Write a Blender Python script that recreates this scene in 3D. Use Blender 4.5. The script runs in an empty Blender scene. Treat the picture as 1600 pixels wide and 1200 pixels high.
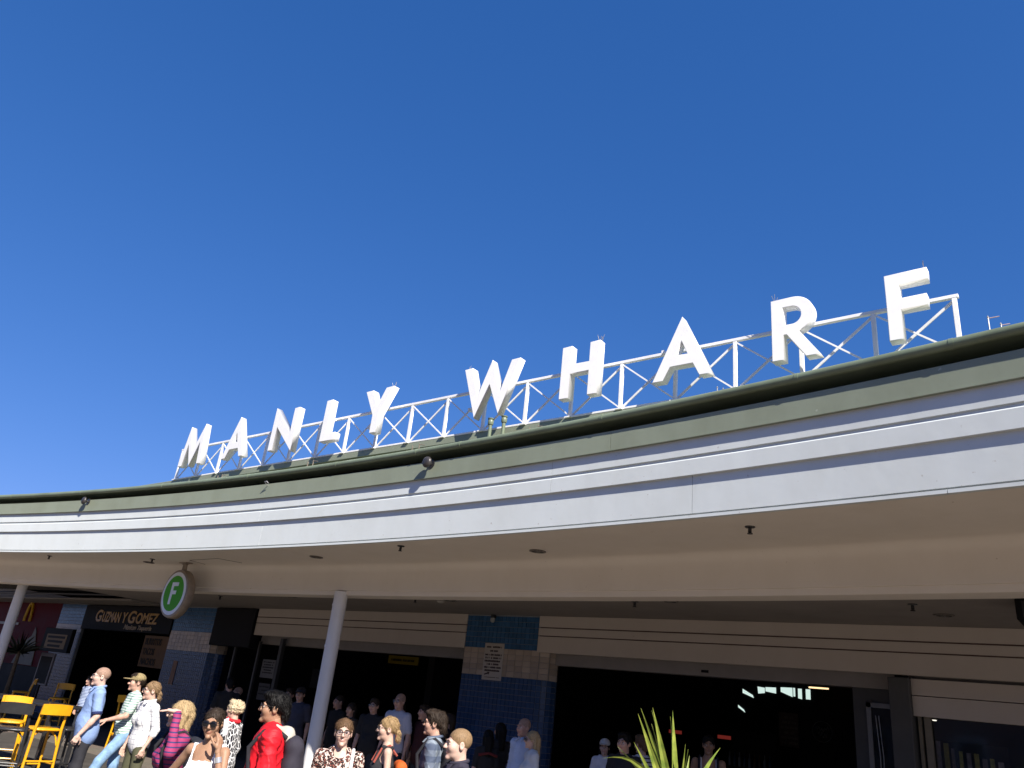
import bpy, bmesh, math, random
import numpy as np
from mathutils import Matrix, Vector
R = math.radians
rng = random.Random(7)
nrg = np.random.default_rng(7)

# ------------------------------------------------------------------ camera, sky, sun, exposure
scene = bpy.context.scene
C = scene.collection
# the street front of the building runs along X; +Y goes into the building; the camera stands at the origin
CAM_H, PITCH, ROLL, HEAD = 1.82, R(22.5), R(6.5), R(40.0)
right0 = Vector((math.cos(HEAD), math.sin(HEAD), 0))
fwd0 = Vector((-math.sin(HEAD), math.cos(HEAD), 0))
fwd = fwd0 * math.cos(PITCH) + Vector((0, 0, math.sin(PITCH)))
up0 = -fwd0 * math.sin(PITCH) + Vector((0, 0, math.cos(PITCH)))
cx = right0 * math.cos(ROLL) + up0 * math.sin(ROLL)
cy = -right0 * math.sin(ROLL) + up0 * math.cos(ROLL)
cam_d = bpy.data.cameras.new('camera'); cam = bpy.data.objects.new('camera', cam_d); C.objects.link(cam)
M = Matrix((cx, cy, -fwd)).transposed().to_4x4(); M.translation = (0, 0, CAM_H)
cam.matrix_world = M
cam_d.sensor_width = 36; cam_d.lens = 27.0; cam_d.clip_end = 3000; cam_d.clip_start = 0.05
scene.camera = cam

SUN = Vector((2.1, -1.0, 1.97)).normalized()          # towards the sun
world = bpy.data.worlds.new('World'); scene.world = world; world.use_nodes = True
wn = world.node_tree.nodes; wl = world.node_tree.links
sky = wn.new('ShaderNodeTexSky'); sky.sky_type = 'NISHITA'; sky.sun_disc = False
sky.sun_elevation = math.asin(SUN.z); sky.sun_rotation = math.atan2(SUN.x, SUN.y)
sky.altitude = 600; sky.air_density = 1.0; sky.dust_density = 0.08; sky.ozone_density = 4.5
# the camera's own colour response to that sky: one power curve for each channel
sp_ = wn.new('ShaderNodeSeparateColor'); cb_ = wn.new('ShaderNodeCombineColor'); wl.new(sky.outputs[0], sp_.inputs[0])
for i, (gain, pw) in enumerate(((.0567, 1.07), (.122, .70), (.264, .60))):
    q1 = wn.new('ShaderNodeMath'); q1.operation = 'POWER'; q1.inputs[1].default_value = pw
    q2 = wn.new('ShaderNodeMath'); q2.operation = 'MULTIPLY'; q2.inputs[1].default_value = gain / .1 / 2 ** .95
    wl.new(sp_.outputs[i], q1.inputs[0]); wl.new(q1.outputs[0], q2.inputs[0]); wl.new(q2.outputs[0], cb_.inputs[i])
wl.new(cb_.outputs[0], wn['Background'].inputs[0]); wn['Background'].inputs[1].default_value = 0.1
sd = bpy.data.lights.new('sun', 'SUN'); sd.energy = 5.0; sd.angle = R(0.53); sd.color = (1.0, 0.93, 0.83)
so = bpy.data.objects.new('sun', sd); C.objects.link(so)
so.rotation_euler = SUN.to_track_quat('Z', 'Y').to_euler()
vs = scene.view_settings
vs.view_transform = 'Standard'; vs.look = 'None'; vs.gamma = 1; vs.exposure = 0.95; vs.use_curve_mapping = False

# ------------------------------------------------------------------ materials
MATS = {}
def mat(name, col, rough=0.6, spec=0.4, var=0.0, vscale=4.0, bump=0.0, bscale=60.0, metal=0.0, emit=None, es=1.0, col2=None, coat=0.0, sub=0.0):
    if name in MATS: return MATS[name]
    m = bpy.data.materials.new(name); m.use_nodes = True
    n = m.node_tree.nodes; l = m.node_tree.links; b = n['Principled BSDF']
    b.inputs['Base Color'].default_value = (*col, 1); b.inputs['Roughness'].default_value = rough
    b.inputs['Specular IOR Level'].default_value = spec; b.inputs['Metallic'].default_value = metal
    if coat: b.inputs['Coat Weight'].default_value = coat
    if sub:
        b.inputs['Subsurface Weight'].default_value = sub; b.inputs['Subsurface Radius'].default_value = (.012, .005, .003); b.inputs['Subsurface Scale'].default_value = .6
    if emit:
        b.inputs['Emission Color'].default_value = (*emit, 1); b.inputs['Emission Strength'].default_value = es
    tc = None
    if var or bump:
        tc = n.new('ShaderNodeTexCoord')
    if var:
        t = n.new('ShaderNodeTexNoise'); t.inputs['Scale'].default_value = vscale; t.inputs['Detail'].default_value = 6; t.inputs['Roughness'].default_value = .65
        r = n.new('ShaderNodeValToRGB'); c2 = col2 or tuple(c * (1 - var) for c in col); c1 = tuple(min(1, c * (1 + var * .5)) for c in col)
        r.color_ramp.elements[0].position = .3; r.color_ramp.elements[1].position = .72
        r.color_ramp.elements[0].color = (*c2, 1); r.color_ramp.elements[1].color = (*c1, 1)
        l.new(tc.outputs['Object'], t.inputs['Vector']); l.new(t.outputs['Fac'], r.inputs[0]); l.new(r.outputs[0], b.inputs['Base Color'])
        mr = n.new('ShaderNodeMapRange'); mr.inputs[3].default_value = max(0, rough - .12); mr.inputs[4].default_value = min(1, rough + .12)
        l.new(t.outputs['Fac'], mr.inputs[0]); l.new(mr.outputs[0], b.inputs['Roughness'])
    if bump:
        t2 = n.new('ShaderNodeTexNoise'); t2.inputs['Scale'].default_value = bscale; t2.inputs['Detail'].default_value = 4
        bp = n.new('ShaderNodeBump'); bp.inputs['Strength'].default_value = bump; bp.inputs['Distance'].default_value = .02
        l.new(tc.outputs['Object'], t2.inputs['Vector']); l.new(t2.outputs['Fac'], bp.inputs['Height']); l.new(bp.outputs[0], b.inputs['Normal'])
    MATS[name] = m; return m

def paint_weathered(name, col, rough=.45, streak=.12, spots=.0, spotcol=(.25, .12, .06)):
    """painted board: broad tone drift, fine vertical dirt streaks, a few rust specks"""
    m = mat(name, col, rough, .4)
    n = m.node_tree.nodes; l = m.node_tree.links; b = n['Principled BSDF']
    tc = n.new('ShaderNodeTexCoord')
    mp = n.new('ShaderNodeMapping'); mp.inputs['Scale'].default_value = (2.2, 2.2, 1.1)
    t = n.new('ShaderNodeTexNoise'); t.inputs['Scale'].default_value = 1.0; t.inputs['Detail'].default_value = 7; t.inputs['Roughness'].default_value = .6
    l.new(tc.outputs['Object'], mp.inputs[0]); l.new(mp.outputs[0], t.inputs['Vector'])
    r = n.new('ShaderNodeValToRGB'); r.color_ramp.elements[0].position = .28; r.color_ramp.elements[1].position = .6
    d = tuple(c * (1 - streak * (1.0, 1.1, 1.35)[i]) for i, c in enumerate(col))
    r.color_ramp.elements[0].color = (*d, 1); r.color_ramp.elements[1].color = (*col, 1)
    l.new(t.outputs['Fac'], r.inputs[0])
    out = r.outputs[0]
    if spots:
        v = n.new('ShaderNodeTexNoise'); v.inputs['Scale'].default_value = 17; v.inputs['Detail'].default_value = 4
        l.new(tc.outputs['Object'], v.inputs['Vector'])
        r2 = n.new('ShaderNodeValToRGB'); r2.color_ramp.elements[0].position = .735 - spots * .06; r2.color_ramp.elements[1].position = .78
        l.new(v.outputs['Fac'], r2.inputs[0])
        mx = n.new('ShaderNodeMix'); mx.data_type = 'RGBA'; mx.inputs['B'].default_value = (*spotcol, 1)
        l.new(r2.outputs[0], mx.inputs['Factor']); l.new(out, mx.inputs['A']); out = mx.outputs['Result']
    l.new(out, b.inputs['Base Color'])
    t2 = n.new('ShaderNodeTexNoise'); t2.inputs['Scale'].default_value = 3; t2.inputs['Detail'].default_value = 3
    l.new(tc.outputs['Object'], t2.inputs['Vector'])
    bp = n.new('ShaderNodeBump'); bp.inputs['Strength'].default_value = .12; bp.inputs['Distance'].default_value = .03
    l.new(t2.outputs['Fac'], bp.inputs['Height']); l.new(bp.outputs[0], b.inputs['Normal'])
    return m

m_white = paint_weathered('fascia_white', (.60, .64, .645), .5, .06, .5, (.33, .30, .27))
m_green = paint_weathered('fascia_green', (.235, .265, .20), .5, .12, .25, (.33, .36, .29))
m_gutter = paint_weathered('gutter_green', (.17, .21, .145), .38, .22, .3, (.10, .12, .085))
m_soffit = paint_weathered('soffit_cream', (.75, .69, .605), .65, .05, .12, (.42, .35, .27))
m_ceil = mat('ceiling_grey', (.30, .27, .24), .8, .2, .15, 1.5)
m_cream = paint_weathered('wall_cream', (.53, .465, .40), .65, .06, .15, (.32, .26, .2))
m_letter = mat('letter_white', (.88, .88, .87), .45, .4, .05, 7.0, .03, 12)
m_frame = mat('frame_white', (.82, .82, .82), .5, .4, .08, 9.0)
m_colm = paint_weathered('column_paint', (.74, .73, .72), .45, .1, .2, (.35, .28, .22))
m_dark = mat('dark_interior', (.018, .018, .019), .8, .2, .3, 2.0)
m_black = mat('black_panel', (.009, .009, .010), .6, .12, .3, 3.0)
m_charcoal = mat('charcoal_frame', (.045, .044, .043), .5, .4, .2, 4.0)
m_steel = mat('dark_steel', (.035, .034, .035), .35, .5, .2, 8.0, metal=.3)
m_galv = mat('galvanised', (.35, .35, .36), .45, .5, .25, 20, metal=.5)
m_rust = mat('rusty_bracket', (.20, .17, .14), .7, .3, .4, 25)
m_floor = mat('floor_tiles', (.10, .095, .09), .5, .4, .3, 2)
m_grout = mat('grout', (.26, .27, .28), .8, .2, .2, 20)

# paving
m_ground = bpy.data.materials.new('paving'); m_ground.use_nodes = True
def _g():
    n = m_ground.node_tree.nodes; l = m_ground.node_tree.links; b = n['Principled BSDF']
    tc = n.new('ShaderNodeTexCoord'); br = n.new('ShaderNodeTexBrick'); br.inputs['Scale'].default_value = 2.5
    br.inputs['Color1'].default_value = (.185, .15, .12, 1); br.inputs['Color2'].default_value = (.16, .13, .105, 1); br.inputs['Mortar'].default_value = (.09, .075, .06, 1)
    br.inputs['Mortar Size'].default_value = .012
    t = n.new('ShaderNodeTexNoise'); t.inputs['Scale'].default_value = .6; t.inputs['Detail'].default_value = 8
    mx = n.new('ShaderNodeMix'); mx.data_type = 'RGBA'; mx.blend_type = 'MULTIPLY'; mx.inputs['Factor'].default_value = .35
    l.new(tc.outputs['Object'], br.inputs['Vector']); l.new(tc.outputs['Object'], t.inputs['Vector'])
    l.new(br.outputs['Color'], mx.inputs['A']); l.new(t.outputs['Color'], mx.inputs['B']); l.new(mx.outputs['Result'], b.inputs['Base Color'])
    b.inputs['Roughness'].default_value = .8
_g()

def node_mat(name, build, rough=.75, spec=.25):
    """cloth with a woven or printed pattern; build(n, l, pos_xyz_sockets, texcoord) returns a colour socket"""
    if name in MATS: return MATS[name]
    m = bpy.data.materials.new(name); m.use_nodes = True
    n = m.node_tree.nodes; l = m.node_tree.links; b = n['Principled BSDF']
    b.inputs['Roughness'].default_value = rough; b.inputs['Specular IOR Level'].default_value = spec
    tc = n.new('ShaderNodeTexCoord'); sx = n.new('ShaderNodeSeparateXYZ'); l.new(tc.outputs['Object'], sx.inputs[0])
    l.new(build(n, l, sx, tc), b.inputs['Base Color'])
    t = n.new('ShaderNodeTexNoise'); t.inputs['Scale'].default_value = 45; l.new(tc.outputs['Object'], t.inputs['Vector'])
    bp = n.new('ShaderNodeBump'); bp.inputs['Strength'].default_value = .15; bp.inputs['Distance'].default_value = .01
    l.new(t.outputs['Fac'], bp.inputs['Height']); l.new(bp.outputs[0], b.inputs['Normal'])
    MATS[name] = m; return m
def math_n(n, l, op, a, b=None):
    q = n.new('ShaderNodeMath'); q.operation = op
    for i, v in enumerate((a, b)):
        if v is None: continue
        if isinstance(v, (int, float)): q.inputs[i].default_value = v
        else: l.new(v, q.inputs[i])
    return q.outputs[0]
def mixc(n, l, fac, c1, c2):
    q = n.new('ShaderNodeMix'); q.data_type = 'RGBA'; l.new(fac, q.inputs['Factor'])
    for k, c in (('A', c1), ('B', c2)):
        if isinstance(c, tuple): q.inputs[k].default_value = (*c, 1)
        else: l.new(c, q.inputs[k])
    return q.outputs['Result']
def stripes(period, duty, c1, c2, axis='Z'):
    def f(n, l, s, tc):
        v = math_n(n, l, 'FRACT', math_n(n, l, 'MULTIPLY', s.outputs[axis], 1 / period))
        return mixc(n, l, math_n(n, l, 'LESS_THAN', v, duty), c1, c2)
    return f
def gridlines(period, duty, c1, c2):
    def f(n, l, s, tc):
        out = None
        for ax in ('X', 'Z'):
            v = math_n(n, l, 'LESS_THAN', math_n(n, l, 'FRACT', math_n(n, l, 'MULTIPLY', s.outputs[ax], 1 / period)), duty)
            out = v if out is None else math_n(n, l, 'MAXIMUM', out, v)
        return mixc(n, l, out, c1, c2)
    return f
def plaid(c1, c2, c3):
    def f(n, l, s, tc):
        a = math_n(n, l, 'LESS_THAN', math_n(n, l, 'FRACT', math_n(n, l, 'MULTIPLY', s.outputs['Z'], 9.0)), .5)
        b = math_n(n, l, 'LESS_THAN', math_n(n, l, 'FRACT', math_n(n, l, 'MULTIPLY', s.outputs['X'], 9.0)), .4)
        return mixc(n, l, math_n(n, l, 'MULTIPLY', b, .6), mixc(n, l, a, c1, c2), c3)
    return f
def leopard(n, l, s, tc):
    nz = n.new('ShaderNodeTexNoise'); nz.inputs['Scale'].default_value = 22; l.new(tc.outputs['Object'], nz.inputs['Vector'])
    mx = n.new('ShaderNodeMix'); mx.data_type = 'RGBA'; mx.inputs['Factor'].default_value = .05
    l.new(tc.outputs['Object'], mx.inputs['A']); l.new(nz.outputs['Color'], mx.inputs['B'])
    v = n.new('ShaderNodeTexVoronoi'); v.inputs['Scale'].default_value = 42; l.new(mx.outputs['Result'], v.inputs['Vector'])
    r = n.new('ShaderNodeValToRGB'); e = r.color_ramp; e.interpolation = 'CONSTANT'
    e.elements[0].color = (.22, .07, .05, 1); e.elements[0].position = 0; e.elements[1].color = (.02, .012, .012, 1); e.elements[1].position = .28
    k = e.elements.new(.60); k.color = (.62, .48, .42, 1)
    l.new(v.outputs['Distance'], r.inputs[0]); return r.outputs[0]
def tribal(n, l, s, tc):
    v = n.new('ShaderNodeTexVoronoi'); v.feature = 'DISTANCE_TO_EDGE'; v.inputs['Scale'].default_value = 14; l.new(tc.outputs['Object'], v.inputs['Vector'])
    w = n.new('ShaderNodeTexWave'); w.inputs['Scale'].default_value = 9; w.inputs['Distortion'].default_value = 3; l.new(tc.outputs['Object'], w.inputs['Vector'])
    a = math_n(n, l, 'LESS_THAN', v.outputs['Distance'], .06)
    b = math_n(n, l, 'GREATER_THAN', w.outputs['Fac'], .93)
    return mixc(n, l, math_n(n, l, 'MAXIMUM', a, b), (.012, .012, .018), (.75, .75, .76))

def clear_lens():
    if 'clear_lens' in MATS: return MATS['clear_lens']
    m = bpy.data.materials.new('clear_lens'); m.use_nodes = True; n = m.node_tree.nodes; l = m.node_tree.links
    t = n.new('ShaderNodeBsdfTransparent'); g = n.new('ShaderNodeBsdfGlossy'); g.inputs['Roughness'].default_value = .05; x = n.new('ShaderNodeMixShader'); x.inputs[0].default_value = .1
    l.new(t.outputs[0], x.inputs[1]); l.new(g.outputs[0], x.inputs[2]); l.new(x.outputs[0], n['Material Output'].inputs[0]); MATS['clear_lens'] = m; return m

# ------------------------------------------------------------------ mesh helpers
def mesh_obj(name, verts, faces, m, parent=None, smooth=False):
    me = bpy.data.meshes.new(name); me.from_pydata([tuple(v) for v in verts], [], [tuple(f) for f in faces]); me.update()
    if m is not None: me.materials.append(m)
    if smooth: me.polygons.foreach_set('use_smooth', [True] * len(me.polygons))
    o = bpy.data.objects.new(name, me); C.objects.link(o)
    if parent is not None: o.parent = parent
    return o
class MB:
    """collects simple shapes; build() links them as one mesh object"""
    def __init__(s): s.v = []; s.f = []
    def add(s, v, f):
        k = len(s.v); s.v += [tuple(x) for x in v]; s.f += [tuple(i + k for i in q) for q in f]; return s
    def box(s, x0, x1, y0, y1, z0, z1):
        return s.add([(x0, y0, z0), (x1, y0, z0), (x1, y1, z0), (x0, y1, z0), (x0, y0, z1), (x1, y0, z1), (x1, y1, z1), (x0, y1, z1)],
                     [(0, 3, 2, 1), (4, 5, 6, 7), (0, 1, 5, 4), (1, 2, 6, 5), (2, 3, 7, 6), (3, 0, 4, 7)])
    def bar(s, a, b, w, h, up=(0, 0, 1)):
        a, b = Vector(a), Vector(b); d = (b - a).normalized(); up = Vector(up)
        if abs(d.dot(up)) > .99: up = Vector((0, 1, 0))
        x = d.cross(up).normalized() * w / 2; y = x.cross(d).normalized() * h / 2
        return s.add([a - x - y, a + x - y, a + x + y, a - x + y, b - x - y, b + x - y, b + x + y, b - x + y],
                     [(0, 1, 2, 3), (7, 6, 5, 4), (0, 4, 5, 1), (1, 5, 6, 2), (2, 6, 7, 3), (3, 7, 4, 0)])
    def tube(s, pts, r, n=10, caps=True):
        pts = [Vector(p) for p in pts]; rs = r if isinstance(r, (list, tuple)) else [r] * len(pts)
        V = []; F = []
        ref = None
        for i, p in enumerate(pts):
            d = (pts[min(i + 1, len(pts) - 1)] - pts[max(i - 1, 0)]).normalized()
            if ref is None: ref = Vector((0, 0, 1)) if abs(d.z) < .9 else Vector((1, 0, 0))
            x = d.cross(ref).normalized(); y = x.cross(d).normalized(); ref = y
            V += [p + (x * math.cos(2 * math.pi * k / n) + y * math.sin(2 * math.pi * k / n)) * rs[i] for k in range(n)]
        for i in range(len(pts) - 1):
            for k in range(n):
                F.append((i * n + k, i * n + (k + 1) % n, (i + 1) * n + (k + 1) % n, (i + 1) * n + k))
        if caps: F.append(tuple(range(n - 1, -1, -1))); F.append(tuple(range((len(pts) - 1) * n, len(pts) * n)))
        return s.add(V, F)
    def lathe(s, prof, c=(0, 0, 0), n=20, axis='z'):
        V = []; F = []
        for (r, h) in prof:
            for k in range(n):
                a = 2 * math.pi * k / n; x, y, z = r * math.cos(a), r * math.sin(a), h
                if axis == 'y': x, y, z = x, h, y
                if axis == 'x': x, y, z = h, x, y
                V.append((c[0] + x, c[1] + y, c[2] + z))
        for i in range(len(prof) - 1):
            for k in range(n): F.append((i * n + k, i * n + (k + 1) % n, (i + 1) * n + (k + 1) % n, (i + 1) * n + k))
        F.append(tuple(range(n))); F.append(tuple(range((len(prof) - 1) * n, len(prof) * n)))
        return s.add(V, F)
    def build(s, name, m, parent=None, smooth=False, bevel=0):
        o = mesh_obj(name, s.v, s.f, m, parent, smooth)
        bm = bmesh.new(); bm.from_mesh(o.data); bmesh.ops.recalc_face_normals(bm, faces=bm.faces)
        if bevel: bmesh.ops.bevel(bm, geom=[e for e in bm.edges], offset=bevel, segments=1, affect='EDGES', clamp_overlap=True)
        bm.to_mesh(o.data); bm.free()
        if smooth: smooth_angle(o)
        return o
def smooth_angle(o, a=40):
    me = o.data; me.polygons.foreach_set('use_smooth', [True] * len(me.polygons))
    bm = bmesh.new(); bm.from_mesh(me)
    for e in bm.edges:
        if len(e.link_faces) == 2 and e.calc_face_angle(0) > R(a): e.smooth = False
    bm.to_mesh(me); bm.free()
def empty(name, loc=(0, 0, 0), rz=0):
    o = bpy.data.objects.new(name, None); C.objects.link(o); o.location = loc; o.rotation_euler = (0, 0, rz); o.empty_display_size = .1
    return o
def tag(o, label=None, cat=None, group=None, kind=None):
    if label: o['label'] = label
    if cat: o['category'] = cat
    if group: o['group'] = group
    if kind: o['kind'] = kind
    return o
def copy_tree(o, parent=None):
    c = o.copy(); C.objects.link(c); c.parent = parent
    for ch in list(o.children): copy_tree(ch, c)
    return c
def flat_shape(name, loops, depth, m, parent=None, bevel=0.0, loc=(0, 0, 0), rot=(R(90), 0, 0)):
    """extruded outline with holes, standing in the XZ plane, its front face towards -Y"""
    cu = bpy.data.curves.new(name, 'CURVE'); cu.dimensions = '2D'; cu.fill_mode = 'BOTH'; cu.extrude = depth / 2 - bevel; cu.bevel_depth = bevel; cu.bevel_resolution = 0
    if bevel: cu.offset = -bevel
    for lp in loops:
        sp = cu.splines.new('POLY'); sp.points.add(len(lp) - 1); sp.use_cyclic_u = True
        for i, (x, y) in enumerate(lp): sp.points[i].co = (x, y, 0, 1)
    return curve_to_obj(cu, name, m, parent, loc, rot)
def curve_to_obj(cu, name, m, parent, loc, rot):
    t = bpy.data.objects.new('tmp', cu); C.objects.link(t)
    me = bpy.data.meshes.new_from_object(t.evaluated_get(bpy.context.evaluated_depsgraph_get()))
    bpy.data.objects.remove(t); bpy.data.curves.remove(cu)
    me.name = name; me.materials.clear(); me.materials.append(m)
    rm = Matrix.Translation(loc) @ Matrix.Rotation(rot[2], 4, 'Z') @ Matrix.Rotation(rot[1], 4, 'Y') @ Matrix.Rotation(rot[0], 4, 'X')
    me.transform(rm)
    o = bpy.data.objects.new(name, me); C.objects.link(o); o.parent = parent
    return o
def text_obj(body, size, loc, m, parent=None, name='lettering', depth=.004, bold=0.0, shear=0.0, sx=1.0, align='LEFT', spacing=1.0):
    cu = bpy.data.curves.new(name, 'FONT'); cu.body = body; cu.size = size; cu.extrude = depth; cu.offset = bold; cu.shear = shear; cu.align_x = align; cu.space_character = spacing
    o = curve_to_obj(cu, name, m, parent, (0, 0, 0), (R(90), 0, 0))
    for v in o.data.vertices: v.co.x *= sx; v.co += Vector(loc)
    return o

# ------------------------------------------------------------------ setting
def sheet(name, x0, x1, y0, y1, z, m):
    return mesh_obj(name, [(x0, y0, z), (x1, y0, z), (x1, y1, z), (x0, y1, z)], [(0, 1, 2, 3)], m)
tag(sheet('ground', -900, 900, -900, 900, 0, m_ground), kind='structure')
tag(sheet('shop_floor', -45, 15, 11.9, 30, .004, m_floor), kind='structure')

tag(sheet('dark_floor_sheet', -21, -9.3, 4.2, 8.6, .004, mat('floor_dark', (.075, .068, .06), .7, .2, .4, 3)), kind='structure')  # darker floor sheet laid over the paving around the stools
# unseen brick blocks, added behind the viewer to close off the low sky
m_brick = mat('blocker_brick', (.20, .12, .09), .85, .2, .3, .8)
def sky_blocker(x0, x1, y, h, lab, nw):
    e = tag(empty('sky_blocker', ((x0 + x1) / 2, y, 0)), lab, 'building', 'unseen brick buildings added to block low sky'); w = (x1 - x0) / 2
    MB().box(-w, w, -14, 0, 0, h).build('wall', m_brick, e); MB().box(-w, w, -14.2, .25, h, h + .5).build('parapet', m_soffit, e)
    fl = int(h / 3.6)
    for f_ in range(fl):
        for i in range(nw):
            x = -w + (i + .5) * 2 * w / nw; q = MB().box(x - .8, x + .8, 0, .06, 1 + f_ * 3.6, 2.8 + f_ * 3.6).build('window', m_soffit, e)
            MB().box(x - .7, x + .7, .06, .08, 1.1 + f_ * 3.6, 2.7 + f_ * 3.6).build('pane', mat('blocker_glass', (.02, .025, .03), .1, .5), q)
sky_blocker(-75, -38, -30, 13, 'unseen three storey brick building added to block low sky, farthest left', 7)
sky_blocker(-37.5, 4, -32, 11.5, 'unseen three storey brick building added to block low sky, straight opposite the sign', 8)
sky_blocker(4.5, 48, -31, 14, 'unseen taller brick building added to block low sky, farthest right', 8)
# ------------------------------------------------------------------ the wharf building
bld = tag(empty('wharf_building', (0, 9, 0)), 'long wharf terminal building with curved white boarded canopy and green gutter', 'building')
def P(o):                                                   # keep world coordinates under the building's base point
    o.parent = bld; o.matrix_parent_inverse = Matrix.Translation((0, -9, 0)); return o
def NF(u): return 7.73 - .0082 * (u + 10) ** 2              # plan curve of the canopy edge
def NBm(u): return 9.34 - .0088 * (u + 8.9) ** 2            # plan curve of the beam over the columns
UL, UR = -29.0, 7.0
def sweep(name, prof, u0, u1, fn, m, closed=True, du=.5, smooth=False, ends=True):
    k = max(2, int((u1 - u0) / du) + 1); us = np.linspace(u0, u1, k); n = len(prof); V = []; F = []
    for u in us:
        b = fn(u); V += [(u, b + dn, z) for dn, z in prof]
    for i in range(k - 1):
        for j in range(n if closed else n - 1):
            j2 = (j + 1) % n; F.append((i * n + j, i * n + j2, (i + 1) * n + j2, (i + 1) * n + j))
    if closed and ends: F.append(tuple(range(n))); F.append(tuple(range((k - 1) * n, k * n)))
    o = mesh_obj(name, V, F, m)
    bm = bmesh.new(); bm.from_mesh(o.data); bmesh.ops.recalc_face_normals(bm, faces=bm.faces); bm.to_mesh(o.data); bm.free()
    if smooth: smooth_angle(o, 35)
    return P(o)
def rect(d0, d1, z0, z1): return [(d0, z0), (d1, z0), (d1, z1), (d0, z1)]
GUT = [(-.108 + .05 * math.cos(a), 5.105 + .05 * math.sin(a)) for a in np.linspace(0, 2 * math.pi, 17)[:-1]]
gj = [UL, -20.6, -17.9, -15.0, -12.3, -9.9, -8.05, -7.15, -4.72, -2.3, -.9, 1.2, 4, UR]
for a, b in zip(gj[:-1], gj[1:]):
    sweep('gutter', GUT, a, b - .006, NF, m_gutter, smooth=True)
    if b < UR: sweep('gutter_joint', [(-.108 + .054 * math.cos(q), 5.105 + .054 * math.sin(q)) for q in np.linspace(0, 2 * math.pi, 17)[:-1]], b - .02, b + .02, NF, m_gutter, du=.04, smooth=True)
for a, b in ((UL, -11.75), (-11.75, -4.6), (-4.6, UR)):
    sweep('green_fascia', [(-.078, 4.705), (-.078, 4.938), (.03, 4.938), (.03, 4.69), (-.086, 4.69), (-.086, 4.705)], a, b - .005, NF, m_green)  # top edge cut where the gutter's shadow ends
for a, b in ((UL, -11.8), (-11.8, -5.5), (-5.5, UR)):
    sweep('white_board', [(-.04, 4.503), (-.04, 4.72), (.04, 4.72), (.04, 4.503)], a, b - .005, NF, m_white)
    sweep('white_board', [(-.04, 4.28), (-.04, 4.452), (-.016, 4.478), (.04, 4.478), (.04, 4.28)], a, b - .005, NF, m_white)
for a, b in ((UL, -11.7), (-11.7, -3.53), (-3.53, UR)):
    sweep('white_board', [(0, 3.868), (0, 4.30), (.045, 4.30), (.045, 3.868)], a, b - .005, NF, m_white)
for a, b in ((UL, -11.3), (-11.3, -1.08), (-1.08, UR)):
    sweep('edge_strip', [(-.006, 3.818), (-.006, 3.85), (.05, 3.85), (.05, 3.818)], a, b - .005, NF, m_white)
sweep('fascia_backing', [(.032, 3.83), (.032, 4.40), (-.018, 4.42), (-.018, 4.60), (.032, 4.62), (.032, 4.90), (.12, 4.90), (.12, 3.83)], UL, UR, NF, m_white)
# soffit, cove and beam, lofted between the two curves
def loft(name, rows, u0, u1, m, smooth=True, du=.5):
    us = np.linspace(u0, u1, int((u1 - u0) / du) + 1); n = len(rows); V = []; F = []
    for u in us: V += [(u, fn(u) + d, z) for fn, d, z in rows]
    for i in range(len(us) - 1):
        for j in range(n - 1): F.append((i * n + j, (i + 1) * n + j, (i + 1) * n + j + 1, i * n + j + 1))
    o = mesh_obj(name, V, F, m)
    if smooth: smooth_angle(o, 35)
    return P(o)
def thick_loft(name, rows, u0, u1, m, smooth=True, du=.5): return loft(name, rows + [rows[0]], u0, u1, m, smooth, du)
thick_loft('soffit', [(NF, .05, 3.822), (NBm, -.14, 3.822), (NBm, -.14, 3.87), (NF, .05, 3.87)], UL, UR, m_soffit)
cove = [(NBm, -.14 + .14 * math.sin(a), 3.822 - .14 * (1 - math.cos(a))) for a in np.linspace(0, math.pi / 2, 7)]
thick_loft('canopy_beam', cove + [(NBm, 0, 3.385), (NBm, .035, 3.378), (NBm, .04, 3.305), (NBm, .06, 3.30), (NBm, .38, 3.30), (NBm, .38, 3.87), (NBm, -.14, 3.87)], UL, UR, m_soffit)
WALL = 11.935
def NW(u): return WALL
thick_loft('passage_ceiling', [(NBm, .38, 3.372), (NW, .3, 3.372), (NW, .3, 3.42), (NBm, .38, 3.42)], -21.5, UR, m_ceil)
P(MB().box(UL - 4, UR, 8.6, 30, 5.0, 5.12).build('roof', m_gutter))
def N86(u): return 8.62
thick_loft('shade_slot_top', [(NF, -.09, 5.078), (N86, 0, 5.078), (N86, 0, 5.105), (NF, -.09, 5.105)], UL, UR, m_gutter)  # added slot under the gutter, shaped to darken its shadow band
thick_loft('shade_slot_back', [(NF, .28, 4.88), (NF, .31, 4.88), (NF, .31, 5.076), (NF, .28, 5.076)], UL, UR, m_gutter)
thick_loft('shade_slot_floor', [(NF, .03, 4.86), (NF, .29, 4.86), (NF, .29, 4.88), (NF, .03, 4.88)], UL, UR, m_gutter)
P(MB().box(-17.6, 3.5, 7.80, 8.1, 5.265, 5.372).build('roof_capping', m_green, bevel=.008))
P(MB().box(-17.4, 3.4, 7.93, 8.0, 5.05, 5.262).build('shadow_gap_strip', m_black))  # black strip painted in for the shadow gap under the capping
# columns
def column(u, n, top=3.36):
    mb = MB(); mb.lathe([(.122, 0), (.122, top)], (u, n, 0), 28)
    o = P(mb.build('column', m_colm, smooth=True)); return o
c1 = column(-11.26, 9.33); c2 = column(-22.55, 8.28)
for z in (3.12, 2.42):
    o = MB().lathe([(.126, z - .02), (.126, z + .02)], (-11.26, 9.33, 0), 28).box(-11.30, -11.27, 9.195, 9.22, z - .02, z + .02).build('pipe_clamp', m_colm, smooth=True)
    o.parent = c1; o.matrix_parent_inverse = Matrix()
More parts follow.
